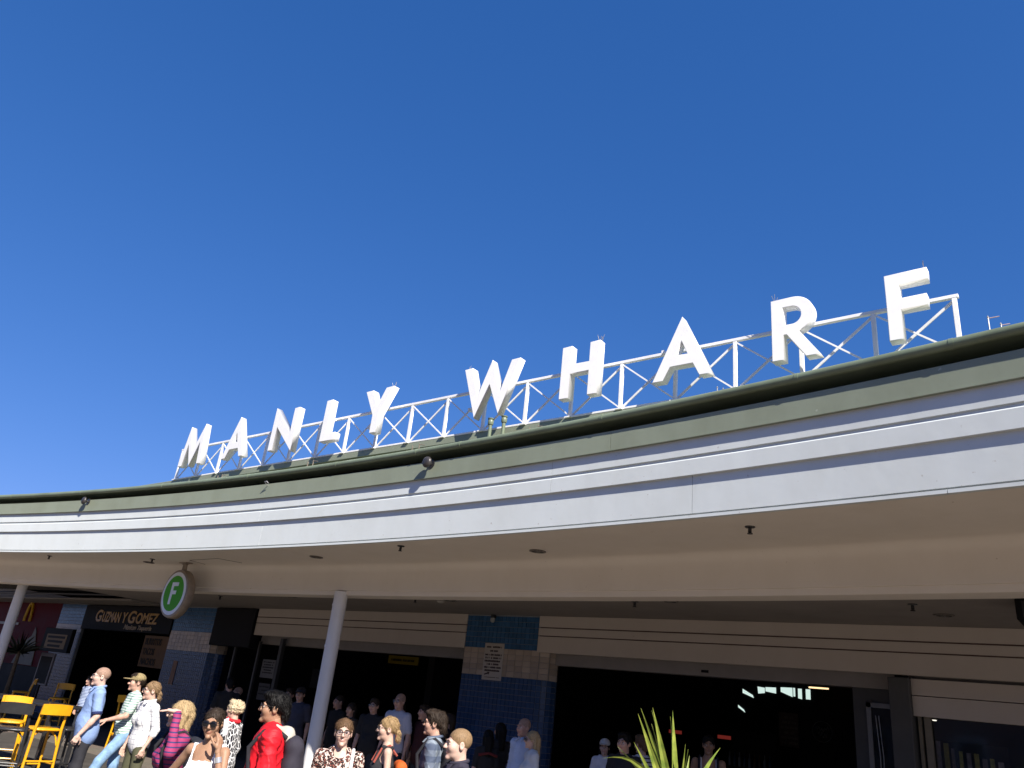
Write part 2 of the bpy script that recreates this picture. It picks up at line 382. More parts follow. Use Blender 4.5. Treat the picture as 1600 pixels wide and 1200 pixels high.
# wall bands: each strip a board
def band(u0, u1):
    for z0, z1 in ((3.179, 3.372), (3.032, 3.159), (2.735, 3.014)):
        P(MB().box(u0, u1, WALL, WALL + .09, z0, z1).build('wall_board', m_cream, bevel=.004))
    P(MB().box(u0, u1, WALL + .02, WALL + .15, 2.745, 3.37).build('board_backing', mat('groove', (.10, .06, .05), .8)))
    P(MB().box(u0, u1, WALL + .25, WALL + .5, 2.55, 3.3).build('shutter_box', mat('shutter_grey', (.26, .235, .215), .6, .3, .12, 3)))
band(-17.45, -10.47); band(-8.71, 5.0)
P(MB().box(-16.6, -16.5, WALL + .235, WALL + .25, 2.6, 2.64).build('shutter_lock', m_black)); P(MB().box(-5.62, -5.5, WALL + .235, WALL + .25, 2.6, 2.64).build('shutter_lock', m_black))
# interior shell
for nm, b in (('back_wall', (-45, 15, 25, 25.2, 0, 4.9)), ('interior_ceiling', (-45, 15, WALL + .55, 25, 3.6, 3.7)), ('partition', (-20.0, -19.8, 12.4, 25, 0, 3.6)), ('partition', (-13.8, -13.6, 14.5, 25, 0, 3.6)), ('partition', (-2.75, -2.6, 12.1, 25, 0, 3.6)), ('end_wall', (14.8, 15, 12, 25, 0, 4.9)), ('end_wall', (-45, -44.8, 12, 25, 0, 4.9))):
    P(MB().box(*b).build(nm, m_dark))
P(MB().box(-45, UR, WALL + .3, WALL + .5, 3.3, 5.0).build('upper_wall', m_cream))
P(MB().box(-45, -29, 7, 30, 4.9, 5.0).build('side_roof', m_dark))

# tiled pillars: blue tiles, a cream band, blue tiles
def tint(name, base, k):
    out = []
    for i in range(k):
        f = 1 + (i - (k - 1) / 2) * .09
        out.append(mat(f'{name}_{i}', tuple(c * f for c in base), .22, .3, .1, 9))
    return out
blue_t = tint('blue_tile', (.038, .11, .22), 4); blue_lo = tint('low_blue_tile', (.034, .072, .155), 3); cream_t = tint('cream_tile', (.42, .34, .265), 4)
tile_mesh = {}
def tile_me(w, h, m):
    k = (round(w, 3), round(h, 3), m.name)
    if k not in tile_mesh:
        o = MB().box(-w / 2, w / 2, -.012, .002, -h / 2, h / 2).build('tile', m, bevel=.003); tile_mesh[k] = o.data; bpy.data.objects.remove(o)
    return tile_mesh[k]
def pillar(u0, u1, n, zc0, zc1, bulge, single=True, label=None):
    r = max(bulge, .05)
    root = P(MB().add(*rounded_prism(u0, u1, n + .012, r, 0, 3.37)).build('tiled_pillar', m_grout))
    if label: root['label'] = label
    flat = u1 - u0; L = flat + r * R(140 if bulge else 60); L1 = flat
    def along(s):                                            # s runs along the front from u0, bending round the half-round end
        if s <= flat: return u0 + s, n + .012, 0
        a = (s - flat) / r; return u1 + r * math.sin(a), n + .012 + r - r * math.cos(a), a
    def put(s, z, w, h, m):
        x, y, a = along(s)
        t = bpy.data.objects.new('tile', tile_me(w, h, m)); C.objects.link(t); t.location = (x, y, z); t.rotation_euler = (0, 0, a); t.parent = root; t.matrix_parent_inverse = Matrix.Identity(4)
    w, h = .175, .097
    rows = int(round((zc1 - zc0) / h)); h = (zc1 - zc0) / rows
    for i in range(rows):
        z = zc0 + (i + .5) * h; LL = L if z < 2.74 else L1
        k = int(round(LL / w)); ww = LL / k
        for j in range(k): put((j + .5) * ww, z, ww - .006, h - .005, rng.choice(cream_t))
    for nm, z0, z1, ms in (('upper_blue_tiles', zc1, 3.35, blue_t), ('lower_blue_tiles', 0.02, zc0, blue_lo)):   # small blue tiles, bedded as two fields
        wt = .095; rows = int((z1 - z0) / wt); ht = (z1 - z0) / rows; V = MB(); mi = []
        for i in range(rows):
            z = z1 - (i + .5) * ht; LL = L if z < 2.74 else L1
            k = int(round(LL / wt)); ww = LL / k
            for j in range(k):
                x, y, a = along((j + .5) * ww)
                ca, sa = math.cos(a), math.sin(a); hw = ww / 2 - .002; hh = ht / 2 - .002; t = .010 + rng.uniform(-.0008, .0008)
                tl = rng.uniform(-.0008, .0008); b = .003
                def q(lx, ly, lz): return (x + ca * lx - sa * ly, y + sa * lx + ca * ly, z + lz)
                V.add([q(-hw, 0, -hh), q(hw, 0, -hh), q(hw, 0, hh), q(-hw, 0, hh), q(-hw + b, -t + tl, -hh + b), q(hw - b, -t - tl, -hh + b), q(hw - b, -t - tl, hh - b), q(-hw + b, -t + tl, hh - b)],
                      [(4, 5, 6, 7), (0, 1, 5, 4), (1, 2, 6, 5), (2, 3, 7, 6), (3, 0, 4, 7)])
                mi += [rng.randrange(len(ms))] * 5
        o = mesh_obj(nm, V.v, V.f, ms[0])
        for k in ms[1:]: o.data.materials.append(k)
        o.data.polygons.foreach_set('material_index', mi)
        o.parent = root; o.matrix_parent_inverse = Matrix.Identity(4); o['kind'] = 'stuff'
    return root
def rounded_prism(x0, x1, y0, r, z0, z1):
    pts = [(x0, y0 + 2 * r), (x0, y0)] + [(x1 + r * math.sin(a), y0 + r - r * math.cos(a)) for a in np.linspace(0, math.pi, 15)]
    n = len(pts); V = [(x, y, z0) for x, y in pts] + [(x, y, z1) for x, y in pts]
    return V, [tuple(range(n)), tuple(range(n, 2 * n))] + [(i, (i + 1) % n, n + (i + 1) % n, n + i) for i in range(n)]
pillar(-10.46, -8.72, WALL + .004, 2.27, 2.76, .25, label='broad blue pillar with a cream tile band and a notice')
pillar(-21.36, -19.33, WALL + .004, 2.22, 2.72, .25, label='blue pillar with a cream tile band right of the burrito shop sign')
pillar(-28.65, -26.83, WALL + .004, 2.48, 2.72, .0, label='blue pillar left of the burrito shop sign')

# right-hand doorway and second shopfront with lowered shutter
P(MB().box(-3.35, -2.86, WALL + .3, WALL + .45, 0, 2.56).build('door_surround', m_charcoal))
P(MB().box(-2.80, -2.54, WALL - .02, WALL + .25, 0, 2.70).build('door_pier', mat('pier_grey', (.075, .072, .068), .6, .3, .15, 4), bevel=.01))
dr = P(MB().box(-3.16, -3.10, WALL + .22, WALL + .28, 0, 2.36).box(-3.16, -2.84, WALL + .22, WALL + .28, 2.30, 2.36).build('door_frame', mat('door_metal', (.16, .16, .16), .4, .5, .2, 6, metal=.4)))
m_glass = mat('dark_glass', (.012, .014, .016), .06, .6)
g = MB().box(-3.10, -2.84, WALL + .24, WALL + .255, 0, 2.30).build('pane', m_glass); g.parent = dr; g.matrix_parent_inverse = Matrix.Identity(4)
for x in (-3.02, -2.98):
    g = MB().tube([(x, WALL + .2, 1.2), (x + .01, WALL + .19, 1.7), (x - .02, WALL + .2, 2.2)], .006, 6).build('door_cable', m_galv); g.parent = dr; g.matrix_parent_inverse = Matrix.Identity(4)
for z0, z1 in ((2.495, 2.70), (2.235, 2.485)):
    P(MB().box(-2.54, 5, WALL + .10, WALL + .16, z0, z1).build('shutter_panel', m_cream, bevel=.004))
P(MB().box(-2.51, -2.47, WALL + .18, WALL + .24, 0, 2.25).box(-2.44, -2.36, WALL + .2, WALL + .26, 0, 2.24).build('shop_window_frame', mat('brass_frame', (.20, .17, .12), .4, .5, .2, 8)))
P(MB().box(-2.4, 5, WALL + .3, WALL + .31, 0, 2.24).build('shop_window_pane', clear_lens()))
# black exposed ceiling with battens at the far left
thick_loft('service_ceiling', [(NBm, .4, 3.62), (NW, .4, 3.62), (NW, .4, 3.66), (NBm, .4, 3.66)], -29, -21.5, m_black)
P(MB().box(-36, -22.0, 10.9, 12.3, 3.36, 3.40).build('lowered_ceiling', m_ceil))
P(MB().tube([(-29, 9.0, 3.45), (-20.9, 9.7, 3.44)], .05, 10).tube([(-29, 10.0, 3.42), (-20.6, 10.4, 3.42)], .035, 10).build('service_pipe', m_steel, smooth=True))
for i in range(62):
    x = -31 + i * .17
    P(MB().box(x, x + .06, 8.3 + .01 * i, 9.0 + .012 * i, 3.40, 3.47).build('ceiling_batten', mat('batten', (.10, .09, .08), .7, .3, .2, 8)))

exec_parts = True
# ------------------------------------------------------------------ rooftop sign: straight lattice frame carrying ten letters
sign = tag(empty('rooftop_sign', (-8.2, 7.82, 5.372)), 'white letters MANLY WHARF standing on a white lattice frame along the roof', 'sign')
SI = Matrix.Translation((8.2, -7.82, -5.372))
def S(o): o.parent = sign; o.matrix_parent_inverse = SI; return o
FN = 7.82; ZB, ZT = 5.41, 6.055
S(MB().box(-15.42, -.90, FN - .022, FN + .022, 5.373, ZB - .008).build('bottom_rail', m_frame, bevel=.004))
S(MB().box(-15.42, -.90, FN - .022, FN + .022, ZT - .04, ZT).build('top_rail', m_frame, bevel=.004))
posts = [-15.39 + k * 14.45 / 19 for k in range(20)]
for i, u in enumerate(posts):
    S(MB().box(u - .022, u + .022, FN - .02, FN + .02, ZB - .008, ZT - .04).build('post', m_frame, bevel=.003))
    if i < 19:
        v = posts[i + 1]
        S(MB().bar((u + .02, FN - .012, ZT - .06), (v - .02, FN - .012, ZB + .01), .012, .018).build('diagonal_brace', m_frame))
        S(MB().bar((u + .02, FN + .022, ZB + .01), (v - .02, FN + .022, ZT - .06), .012, .028).build('diagonal_brace', mat('brace_shaded', (.75, .75, .755), .55, .3, .12, 9)))  # rear brace: shade on its face put into a greyer paint
    S(MB().box(u - .05, u + .05, FN - .05, FN + .06, 5.372, 5.39).build('foot_plate', m_frame))
H_ = .755
def arc(cx_, cy_, r, a0, a1, n=14): return [(cx_ + r * math.cos(R(a)), cy_ + r * math.sin(R(a))) for a in np.linspace(a0, a1, n)]
LET = {
 'F': [[(0, 0), (.135, 0), (.135, .33), (.375, .33), (.375, .46), (.135, .46), (.135, .62), (.40, .62), (.40, .755), (0, .755)]],
 'R': [[(0, 0), (.135, 0), (.135, .30), (.165, .30), (.365, 0), (.52, 0), (.30, .325)] + [(.24 + .225 * math.cos(R(a)), .535 + .22 * math.sin(R(a))) for a in np.linspace(-62, 90, 18)] + [(0, .755)],
       [(.135, .42), (.22, .42)] + [(.225 + .105 * math.cos(R(a)), .53 + .11 * math.sin(R(a))) for a in np.linspace(-80, 80, 12)] + [(.22, .64), (.135, .64)]],
 'A': [[(0, 0), (.145, 0), (.235, .17), (.52, .17), (.605, 0), (.75, 0), (.375, .82)], [(.30, .31), (.45, .31), (.375, .485)]],
 'H': [[(0, 0), (.15, 0), (.15, .345), (.43, .345), (.43, 0), (.58, 0), (.58, .755), (.43, .755), (.43, .48), (.15, .48), (.15, .755), (0, .755)]],
 'W': [[(.30, -.06), (.52, .43), (.74, -.06), (1.04, .755), (.885, .755), (.725, .29), (.52, .82), (.315, .29), (.155, .755), (0, .755)]],
 'Y': [[(.255, 0), (.405, 0), (.405, .31), (.66, .755), (.485, .755), (.33, .46), (.175, .755), (0, .755), (.255, .31)]],
 'L': [[(0, 0), (.37, 0), (.37, .135), (.15, .135), (.15, .755), (0, .755)]],
 'N': [[(0, 0), (.14, 0), (.14, .44), (.70, -.08), (.70, .755), (.56, .755), (.56, .29), (0, .835)]],
 'M': [[(0, 0), (.14, 0), (.205, .46), (.42, -.03), (.635, .46), (.70, 0), (.84, 0), (.695, .85), (.42, .30), (.145, .85)]],
}
spots = [('M', -15.0, .83), ('A', -13.45, .74), ('N', -11.94, .70), ('L', -10.48, .38), ('Y', -9.48, .66), ('W', -7.31, 1.04), ('H', -5.55, .59), ('A', -4.18, .76), ('R', -2.71, .52), ('F', -1.52, .40)]
spikes = {'Y': [(.60, .755)], 'W': [(.02, .755)], 'H': [(.54, .755), (.575, .755)], 'R': [(.03, .755)], 'F': [(.37, .755)]}
for ch, u, w in spots:
    lp = LET[ch]; mw = max(x for x, y in lp[0])
    lp = [[(x * w / mw, y) for x, y in q] for q in lp]
    o = S(flat_shape('letter', lp, .125, m_letter, None, .006, (u, 7.655, 5.56)))
    o['label'] = f'white block letter {ch}' + (' of the first word' if (ch, u) == ('A', -13.45) else ' of the second word' if ch == 'A' else '')
    for z in (5.72, 6.02):                                  # stubs that hold the letter off the frame
        br = MB().box(u + .05, u + .09, 7.715, FN - .022, z - .02, z + .02).build('bracket', m_frame); br.parent = o; br.matrix_parent_inverse = Matrix.Identity(4)
    for (sx_, sz) in spikes.get(ch, []):
        for k in range(3):
            dx, dy = rng.uniform(-.03, .03), rng.uniform(-.05, .05)
            b = MB().tube([(u + sx_, 7.66 + dy * .5, 5.56 + sz), (u + sx_ + dx, 7.66 + dy, 5.56 + sz + rng.uniform(.07, .11))], .0028, 5).build('bird_spike', m_galv); b.parent = o; b.matrix_parent_inverse = Matrix.Identity(4)

# ------------------------------------------------------------------ fittings on the canopy
def spotlight(u, lab):
    e = tag(empty('spotlight', (u, NF(u) - .08, 4.90)), lab, 'spotlight', 'spotlights on the green fascia'); e.scale = (1.35, .72, 1.35)
    MB().lathe([(.05, -.012), (.05, .012)], (0, 0, 0), 14, 'y').build('mounting_plate', m_steel, e, True)
    MB().tube([(0, 0, 0), (0, -.05, -.005), (0, -.085, .0)], .014, 8).build('arm', m_steel, e, True)
    MB().lathe([(.005, -.19), (.03, -.188), (.052, -.17), (.062, -.14), (.06, -.11), (.045, -.085), (.02, -.07)], (0, 0, 0), 18, 'y').build('lamp_housing', mat('lamp_metal', (.06, .055, .055), .35, .5, .3, 14, metal=.3), e, True)
    return e
spotlight(-7.73, 'dark metal spotlight on the green fascia below the letter Y'); spotlight(-17.6, 'dark metal spotlight on the green fascia left of the rooftop sign')
def vent(u, lab):
    e = tag(empty('vent_pipe', (u, 7.62, 5.12)), lab, 'vent pipe', 'green vent pipes behind the gutter')
    MB().lathe([(.026, 0), (.026, .25)], (0, 0, 0), 12).build('pipe', m_gutter, e, True)
    MB().lathe([(.036, .25), (.042, .27), (.042, .31), (.03, .33)], (0, 0, 0), 12).build('cowl', m_gutter, e, True)
    MB().lathe([(.044, .33), (.046, .345), (.02, .352)], (0, 0, 0), 12).build('cap', m_gutter, e, True)
vent(-6.7, 'left of two short green vent pipes below the letter W'); vent(-6.46, 'right of two short green vent pipes below the letter W')
for k, (u, lab) in enumerate([(-13.45, 'rusty gutter bracket below the first letter A'), (-10.72, 'rusty gutter bracket below the letter L'), (-8.22, 'rusty gutter bracket right of the letter Y'), (-6.02, 'rusty gutter bracket below the top right of the letter W')]):
    e = tag(empty('gutter_bracket', (u, 7.64, 5.15)), lab, 'bracket', 'rusty gutter brackets')
    MB().box(-.004, .004, -.008, .008, 0, .10).build('strap', m_rust, e); MB().box(.14, .148, -.008, .008, 0, .11).build('strap', m_rust, e)
    MB().tube([(.144, .0, .10), (.24, .02, .085)], .006, 6).build('rod', m_rust, e)
hk = MB().tube([(-11.72, NF(-11.7) - .06, 4.9), (-11.72, NF(-11.7) - .12, 4.92), (-11.70, NF(-11.7) - .17, 4.95), (-11.66, NF(-11.7) - .16, 4.96), (-11.64, NF(-11.7) - .13, 4.93)], .008, 6).build('cable_hook', m_galv)
tag(hk, 'small bent metal hook on the green fascia left of centre', 'hook')
def mast(u, n, z0, h, lab, arms=()):
    e = tag(empty('antenna_mast', (u, n, z0)), lab, 'antenna', 'thin masts on the roof')
    MB().tube([(0, 0, 0), (0, 0, h)], .006, 6).build('pole', m_galv, e)
    for z, dx in arms: MB().tube([(0, 0, z), (dx, .02, z + .01)], .005, 6).build('cross_arm', mat('pink_grey_metal', (.4, .3, .3), .5), e)
    MB().lathe([(.001, h - .005), (.011, h), (.001, h + .02)], (0, 0, 0), 8).build('tip', m_galv, e)
mast(-3.40, 7.72, 5.12, .30, 'left of two thin short masts behind the gutter below the second letter A'); mast(-3.33, 7.72, 5.12, .27, 'right of two thin short masts behind the gutter below the second letter A')
mast(-.66, 7.6, 5.12, .51, 'taller thin antenna mast right of the rooftop sign', [(.50, .09)]); mast(-.57, 7.65, 5.12, .44, 'shorter thin antenna mast right of the rooftop sign', [(.43, .07), (.35, .12)])

def sprinkler(u, n, z, lab):
    e = tag(empty('sprinkler_head', (u, n, z)), lab, 'sprinkler', 'sprinkler heads under the canopy')
    MB().lathe([(.055, 0), (.05, -.012), (.02, -.014)], (0, 0, 0), 14).build('rose', m_steel, e, True)
    MB().lathe([(.018, -.012), (.02, -.06), (.012, -.062)], (0, 0, 0), 10).build('body', m_steel, e, True)
    MB().lathe([(.012, -.062), (.03, -.075), (.03, -.08)], (0, 0, 0), 10).build('deflector', m_steel, e, True)
for u, n, lab in ((-19.29, 7.42, 'sprinkler head on the soffit near the far left end'), (-16.05, 8.15, 'sprinkler head on the soffit left of the round green sign'), (-8.52, 8.01, 'sprinkler head on the soffit right of the front column'), (-3.1, 7.88, 'sprinkler head on the soffit near the right end')): sprinkler(u, n, 3.822, lab)
for u, n, lab in ((-12.15, 9.95, 'sprinkler head on the passage ceiling left of the front column'), (-10.05, 10.0, 'sprinkler head on the passage ceiling right of the front column'), (-5.7, 10.1, 'sprinkler head on the passage ceiling in the middle'), (-2.03, 10.05, 'sprinkler head on the passage ceiling near the right end'), (-16.2, 10.0, 'sprinkler head on the passage ceiling behind the round green sign')): sprinkler(u, n, 3.372, lab)
def downlight(u, n, z, lab, on=False):
    e = tag(empty('downlight', (u, n, z)), lab, 'light', 'recessed ceiling lights')
    MB().lathe([(.115, 0), (.12, -.012), (.09, -.014), (.085, -.002)], (0, 0, 0), 22).build('trim_ring', mat('ring_grey', (.17, .15, .13), .5, .4, .2, 10), e, True)
    for a in range(4): MB().bar((.085 * math.cos(a * .785), .085 * math.sin(a * .785), -.012), (-.085 * math.cos(a * .785), -.085 * math.sin(a * .785), -.012), .012, .006).build('baffle', m_steel, e)
    MB().lathe([(.05, -.004), (.05, -.0125)], (0, 0, 0), 14).build('lamp', mat('dead_lamp', (.3, .29, .27), .2, .6), e, True)
for u, n, lab in ((-16.7, 8.42, 'recessed light in the soffit left of the round green sign'), (-11.11, 8.50, 'recessed light in the soffit above the front column'), (-6.45, 8.65, 'recessed light in the soffit right of centre')): downlight(u, n, 3.821, lab)
for u, n, lab in ((-13.6, 10.0, 'recessed light in the passage ceiling left of the front column'), (-9.4, 10.2, 'recessed light in the passage ceiling before the broad blue pillar'), (-5.1, 10.02, 'recessed light in the passage ceiling in the middle'), (-1.85, 10.85, 'recessed light in the passage ceiling near the right end'), (-18.6, 10.4, 'recessed light in the passage ceiling right of the burrito shop sign'), (-22.3, 11.2, 'recessed light in the lowered ceiling over the burrito shop sign')): downlight(u, n, 3.371, lab)
e = tag(empty('smoke_detector', (-9.62, 10.2, 3.372)), 'small round smoke detector on the passage ceiling near the blue pillar', 'detector')
MB().lathe([(.07, 0), (.07, -.03), (.045, -.05), (.02, -.052)], (0, 0, 0), 18).build('housing', mat('detector', (.35, .33, .3), .5), e, True)
MB().lathe([(.085, 0), (.085, -.008)], (0, 0, 0), 18).build('base', mat('detector', (.35, .33, .3), .5), e, True)
e = tag(empty('ceiling_speaker', (-.55, 9.72, 3.37)), 'black box speaker under the passage ceiling at the right edge', 'speaker')
MB().box(-.42, .42, -.16, .35, -.22, 0).build('cabinet', m_black, e, bevel=.01); MB().box(-.36, .36, -.168, -.16, -.19, -.03).build('grille', m_steel, e)
# access panel outline in the soffit
ap = MB(); ap.bar((-15.0, 8.38, 3.8195), (-13.9, 8.33, 3.8195), .008, .006).bar((-13.9, 8.33, 3.8195), (-13.75, 8.78, 3.8195), .012, .006).bar((-15.0, 8.38, 3.8195), (-15.1, 8.8, 3.8195), .006, .006)
tag(ap.build('access_panel_seam', mat('seam', (.08, .06, .05), .8)), 'thin dark seam of an access panel in the soffit beside the round sign', 'panel')
e = tag(empty('security_camera', (-9.75, WALL - .09, 3.30)), 'tiny grey camera at the top of the broad blue pillar', 'camera')
MB().lathe([(.002, -.09), (.035, -.075), (.045, -.04), (.045, 0)], (0, 0, 0), 14, 'z').build('dome', mat('cam_grey', (.3, .31, .3), .3), e, True)
MB().box(-.03, .03, -.03, .06, 0, .06).build('bracket', m_steel, e)

# round hanging ferry sign
fs = tag(empty('round_sign', (-15.5, 8.6, 3.82)), 'round green sign with a white letter F hanging from the soffit', 'sign')
m_rim = mat('rim_bronze', (.32, .26, .20), .4, .5, .25, 12, metal=.2)
m_sgreen = mat('sign_green', (.06, .36, .015), .5, .2, .05, 5); m_swhite = mat('sign_white', (.80, .84, .88), .35, .4, .06, 6)
MB().lathe([(.44, -.09), (.475, -.085), (.49, -.04), (.49, .06), (.47, .085), (.3, .09)], (0, 0, -.64), 48, 'y').build('rim', m_rim, fs, True)
MB().lathe([(.43, -.098), (.43, -.088)], (0, 0, -.64), 48, 'y').build('white_disc', m_swhite, fs, True)
MB().lathe([(.355, -.104), (.355, -.097)], (0, 0, -.64), 48, 'y').build('green_disc', m_sgreen, fs, True)
Fp = [(-.11, -.22), (-.03, -.22), (-.03, -.02), (.10, -.02), (.10, .055), (-.03, .055), (-.03, .145), (.13, .145), (.13, .22), (-.11, .22)]
flat_shape('letter', [Fp], .01, m_swhite, fs, 0, (0, -.107, -.64))
MB().lathe([(.05, -.17), (.045, -.012)], (0, 0, 0), 16).build('hanger', m_rim, fs, True)
MB().box(-.14, .14, -.08, .08, -.016, -.001).build('ceiling_plate', m_rim, fs, bevel=.003)
for dx in (-.11, .11): MB().lathe([(.012, -.04), (.012, -.016)], (dx, 0, 0), 8).build('bolt', m_rim, fs, True)

# ------------------------------------------------------------------ shopfronts
m_yel = mat('sign_yellow', (.44, .235, .015), .4, .4, .1, 6); m_tan = mat('sign_tan', (.30, .21, .11), .6, .3, .2, 5)
m_ink = mat('ink', (.02, .02, .02), .7)
y0 = WALL - .03
gs = tag(empty('shop_sign', (-24, y0, 2.6)), 'black shop fascia with yellow GUZMAN Y GOMEZ lettering', 'shop sign')
MB().box(-2.8, 2.62, 0, .2, 0, .74).build('panel', m_black, gs, bevel=.01)
def fit_text(t, x0, x1, z0, z1, m, par, shear=.1, bold=.01, name='lettering'):
    o = text_obj(t, .4, (0, 0, 0), m, par, name, .006, bold, shear)
    xs = [v.co.x for v in o.data.vertices]; zs = [v.co.z for v in o.data.vertices]; ax, bx, az, bz = min(xs), max(xs), min(zs), max(zs)
    for v in o.data.vertices: v.co = (x0 + (v.co.x - ax) / (bx - ax) * (x1 - x0), v.co.y - .007, z0 + (v.co.z - az) / (bz - az) * (z1 - z0))
    return o
for t, x0, x1, z1 in (('G', -1.95, -1.55, .60), ('UZMAN', -1.5, -.36, .55), ('Y', -.24, .06, .55), ('G', .12, .55, .60), ('OMEZ', .60, 1.86, .55)): fit_text(t, x0, x1, .24, z1, m_yel, gs)
fit_text('Mexican', .0, .75, .06, .20, mat('script_gold', (.34, .24, .1), .4), gs, .4, .006, 'script_lettering'); fit_text('Taqueria', .85, 1.62, .03, .19, mat('script_gold', (.34, .24, .1), .4), gs, .4, .006, 'script_lettering')
# menu wall beside the blue pillar
mw = tag(empty('menu_board', (-21.9, WALL + .12, 1.7)), 'dim tan menu board reading BURRITOS TACOS NACHOS under the burrito sign', 'menu board')
MB().box(-1.0, .52, 0, .04, 0, .85).build('panel', mat('menu_tan', (.16, .085, .03), .6, .3, .3, 4), mw)
for i, t in enumerate(('BURRITOS', 'TACOS', 'NACHOS')): text_obj(t, .25, (-.9, -.006, .60 - i * .27), m_ink, mw, 'lettering', .004, .006, 0, .78)
bs = tag(empty('blade_sign', (-26.6, 11.2, 2.1)), 'dim tan framed sign before the burrito shop beside the blue pillar', 'shop sign')
MB().box(-.95, .95, 0, .12, -.28, .42).build('box_frame', m_black, bs, bevel=.01); MB().box(-.7, .7, -.006, 0, -.18, .24).build('face', m_tan, bs)
for i in range(3): MB().box(-.6 + .06 * i, .6 - .1 * i, -.010, -.007, .12 - i * .13, .19 - i * .13).build('lettering_row', m_ink, bs)
# black panel right of pillar
tag(MB().box(-19.25, -17.47, WALL - .06, WALL + .15, 2.42, 3.36).build('black_sign_box', m_black, bevel=.012), 'plain black sign box between the blue pillar and the cream boards', 'shop sign')
tag(MB().box(-20.8, -20.6, WALL - .012, WALL - .002, 1.35, 1.95).build('small_notice', mat('notice_brown', (.28, .16, .11), .6, .3, .4, 18)), 'small reddish vertical notice on the blue pillar left of the black sign box', 'notice')
# red burger shop
rs = tag(empty('burger_shop_sign', (-32.2, y0, 1.3)), 'dark red shop panel with yellow arches at the far left', 'shop sign')
MB().box(-6, 3.55, .03, .2, 0, 2.1).build('panel', mat('shop_red', (.10, .003, .009), .6, .08, .2, 3), rs)
ar = []
def arch_pts(x0, s=1): return [(x0 + .24 * math.cos(a), .0, 1.42 + .62 * math.sin(a)) for a in np.linspace(math.pi, 0, 15)]
MB().tube([(.42, 0, 1.42)] + arch_pts(.66), .05, 8).tube(arch_pts(1.14), .05, 8).build('golden_arches', mat('arch_yellow', (.62, .36, .02), .35), rs, True)
MB().box(-6, .5, .0, .03, 1.28, 1.36).build('white_trim', mat('trim', (.35, .34, .33), .5), rs)
flat_shape('ice_cream_print', [[(1.0, .02), (1.2, .35), (1.45, .55), (1.6, .8), (1.95, .95), (2.05, 1.25), (2.2, 1.1), (2.35, .85), (2.55, .5), (2.65, .02)]], .02, mat('print_cream', (.20, .19, .16), .6, .3, .2, 4), rs, 0, (0, .012, 0))
tag(MB().box(-36, -28.7, WALL + .01, WALL + .35, 0, 1.3).build('shop_counter', m_black, bevel=.01), 'dark counter front below the red burger shop panel', 'counter')
pf = tag(empty('picture_stand', (-25.4, 10.6, 0)), 'tall dark menu stand with a pale rim before the burrito shop', 'sign stand')
MB().box(-.45, .45, 0, .06, .9, 1.78).build('frame', mat('stand_rim', (.11, .1, .11), .4), pf, bevel=.01); MB().box(-.37, .37, -.006, 0, .95, 1.68).build('face', m_black, pf)
MB().box(-.04, .04, .01, .05, .02, .9).box(-.3, .3, -.15, .2, 0, .02).build('leg', m_black, pf)

# notice on the broad pillar
nt = tag(empty('pillar_notice', (-9.7, WALL - .012, 2.52)), 'white notice with dark lines of text on the broad blue pillar', 'notice')
MB().box(-.235, .235, 0, .012, -.33, .33).build('board', mat('notice_white', (.46, .41, .35), .5, .3, .1, 5), nt, bevel=.005)
def scribble(parent, rows, z0, dz, w, hgt, m, y=-.004):
    for i, ws in enumerate(rows):
        mb = MB(); x = -w * ws / 2
        while x < w * ws / 2:
            k = rng.uniform(.014, .022)
            if rng.random() > .14: mb.box(x, x + k * .75, y, y + .0035, z0 - i * dz - hgt / 2, z0 - i * dz + hgt / 2 * rng.uniform(.6, 1))
            x += k
        if mb.v: mb.build('text_line', m, parent)['kind'] = 'stuff'
m_txt = mat('notice_ink', (.05, .03, .03), .7)
scribble(nt, (1.0, .5), .26, .07, .36, .035, m_txt); scribble(nt, (1, .95, 1, .7, 1, .9), .12, .056, .40, .034, m_txt); scribble(nt, (.9,), -.28, .05, .40, .012, m_txt)
flat_shape('arrow', [[(-.18, -.225), (-.10, -.20), (-.11, -.185), (-.05, -.19), (-.07, -.235), (-.085, -.222), (-.17, -.245)]], .004, m_txt, nt, 0, (0, -.003, 0))

# things inside the shops
def ibox(name, u0, u1, n, z0, z1, m, lab, cat, d=.06):
    e = empty(name, ((u0 + u1) / 2, n, z0)); w = (u1 - u0) / 2
    MB().box(-w, w, 0, d, 0, z1 - z0).build('panel', m, e, bevel=.006); return tag(e, lab, cat)
m_em_y = mat('menu_glow', (.30, .22, .02), .5, .3, .2, 4, emit=(.5, .34, .02), es=.10)
e = ibox('menu_sign', -21.4, -20.45, 18, 2.10, 2.40, mat('gyg_dark', (.06, .05, .01), .6), 'yellow GYG! sign glowing inside the shop behind the front column', 'sign'); text_obj('GYG!', .34, (-.42, -.006, .03), m_em_y, e, 'lettering', .004, .01, .1, .85)
e = ibox('menu_screen', -21.5, -20.3, 18.02, 1.25, 2.04, m_black, 'dark menu list with pale rows below the GYG! sign', 'menu board')
for i in range(6): 
    for k in range(2): MB().box(-.52 + k * .55 + rng.uniform(0, .06), -.1 + k * .55 + rng.uniform(-.1, .05), -.006, -.001, .68 - i * .12, .73 - i * .12).build('menu_row', mat('menu_row', (.4, .4, .36), .6, emit=(.4, .4, .33), es=.06), e)
e = ibox('yellow_banner', -18.9, -17.6, 18, 2.6, 2.84, mat('banner_yellow', (.22, .15, .01), .6, emit=(.4, .26, .02), es=.008), 'dim yellow banner hanging inside the middle shop', 'banner')
scribble(e, (1,), .12, .05, 1.0, .07, m_ink, -.01)
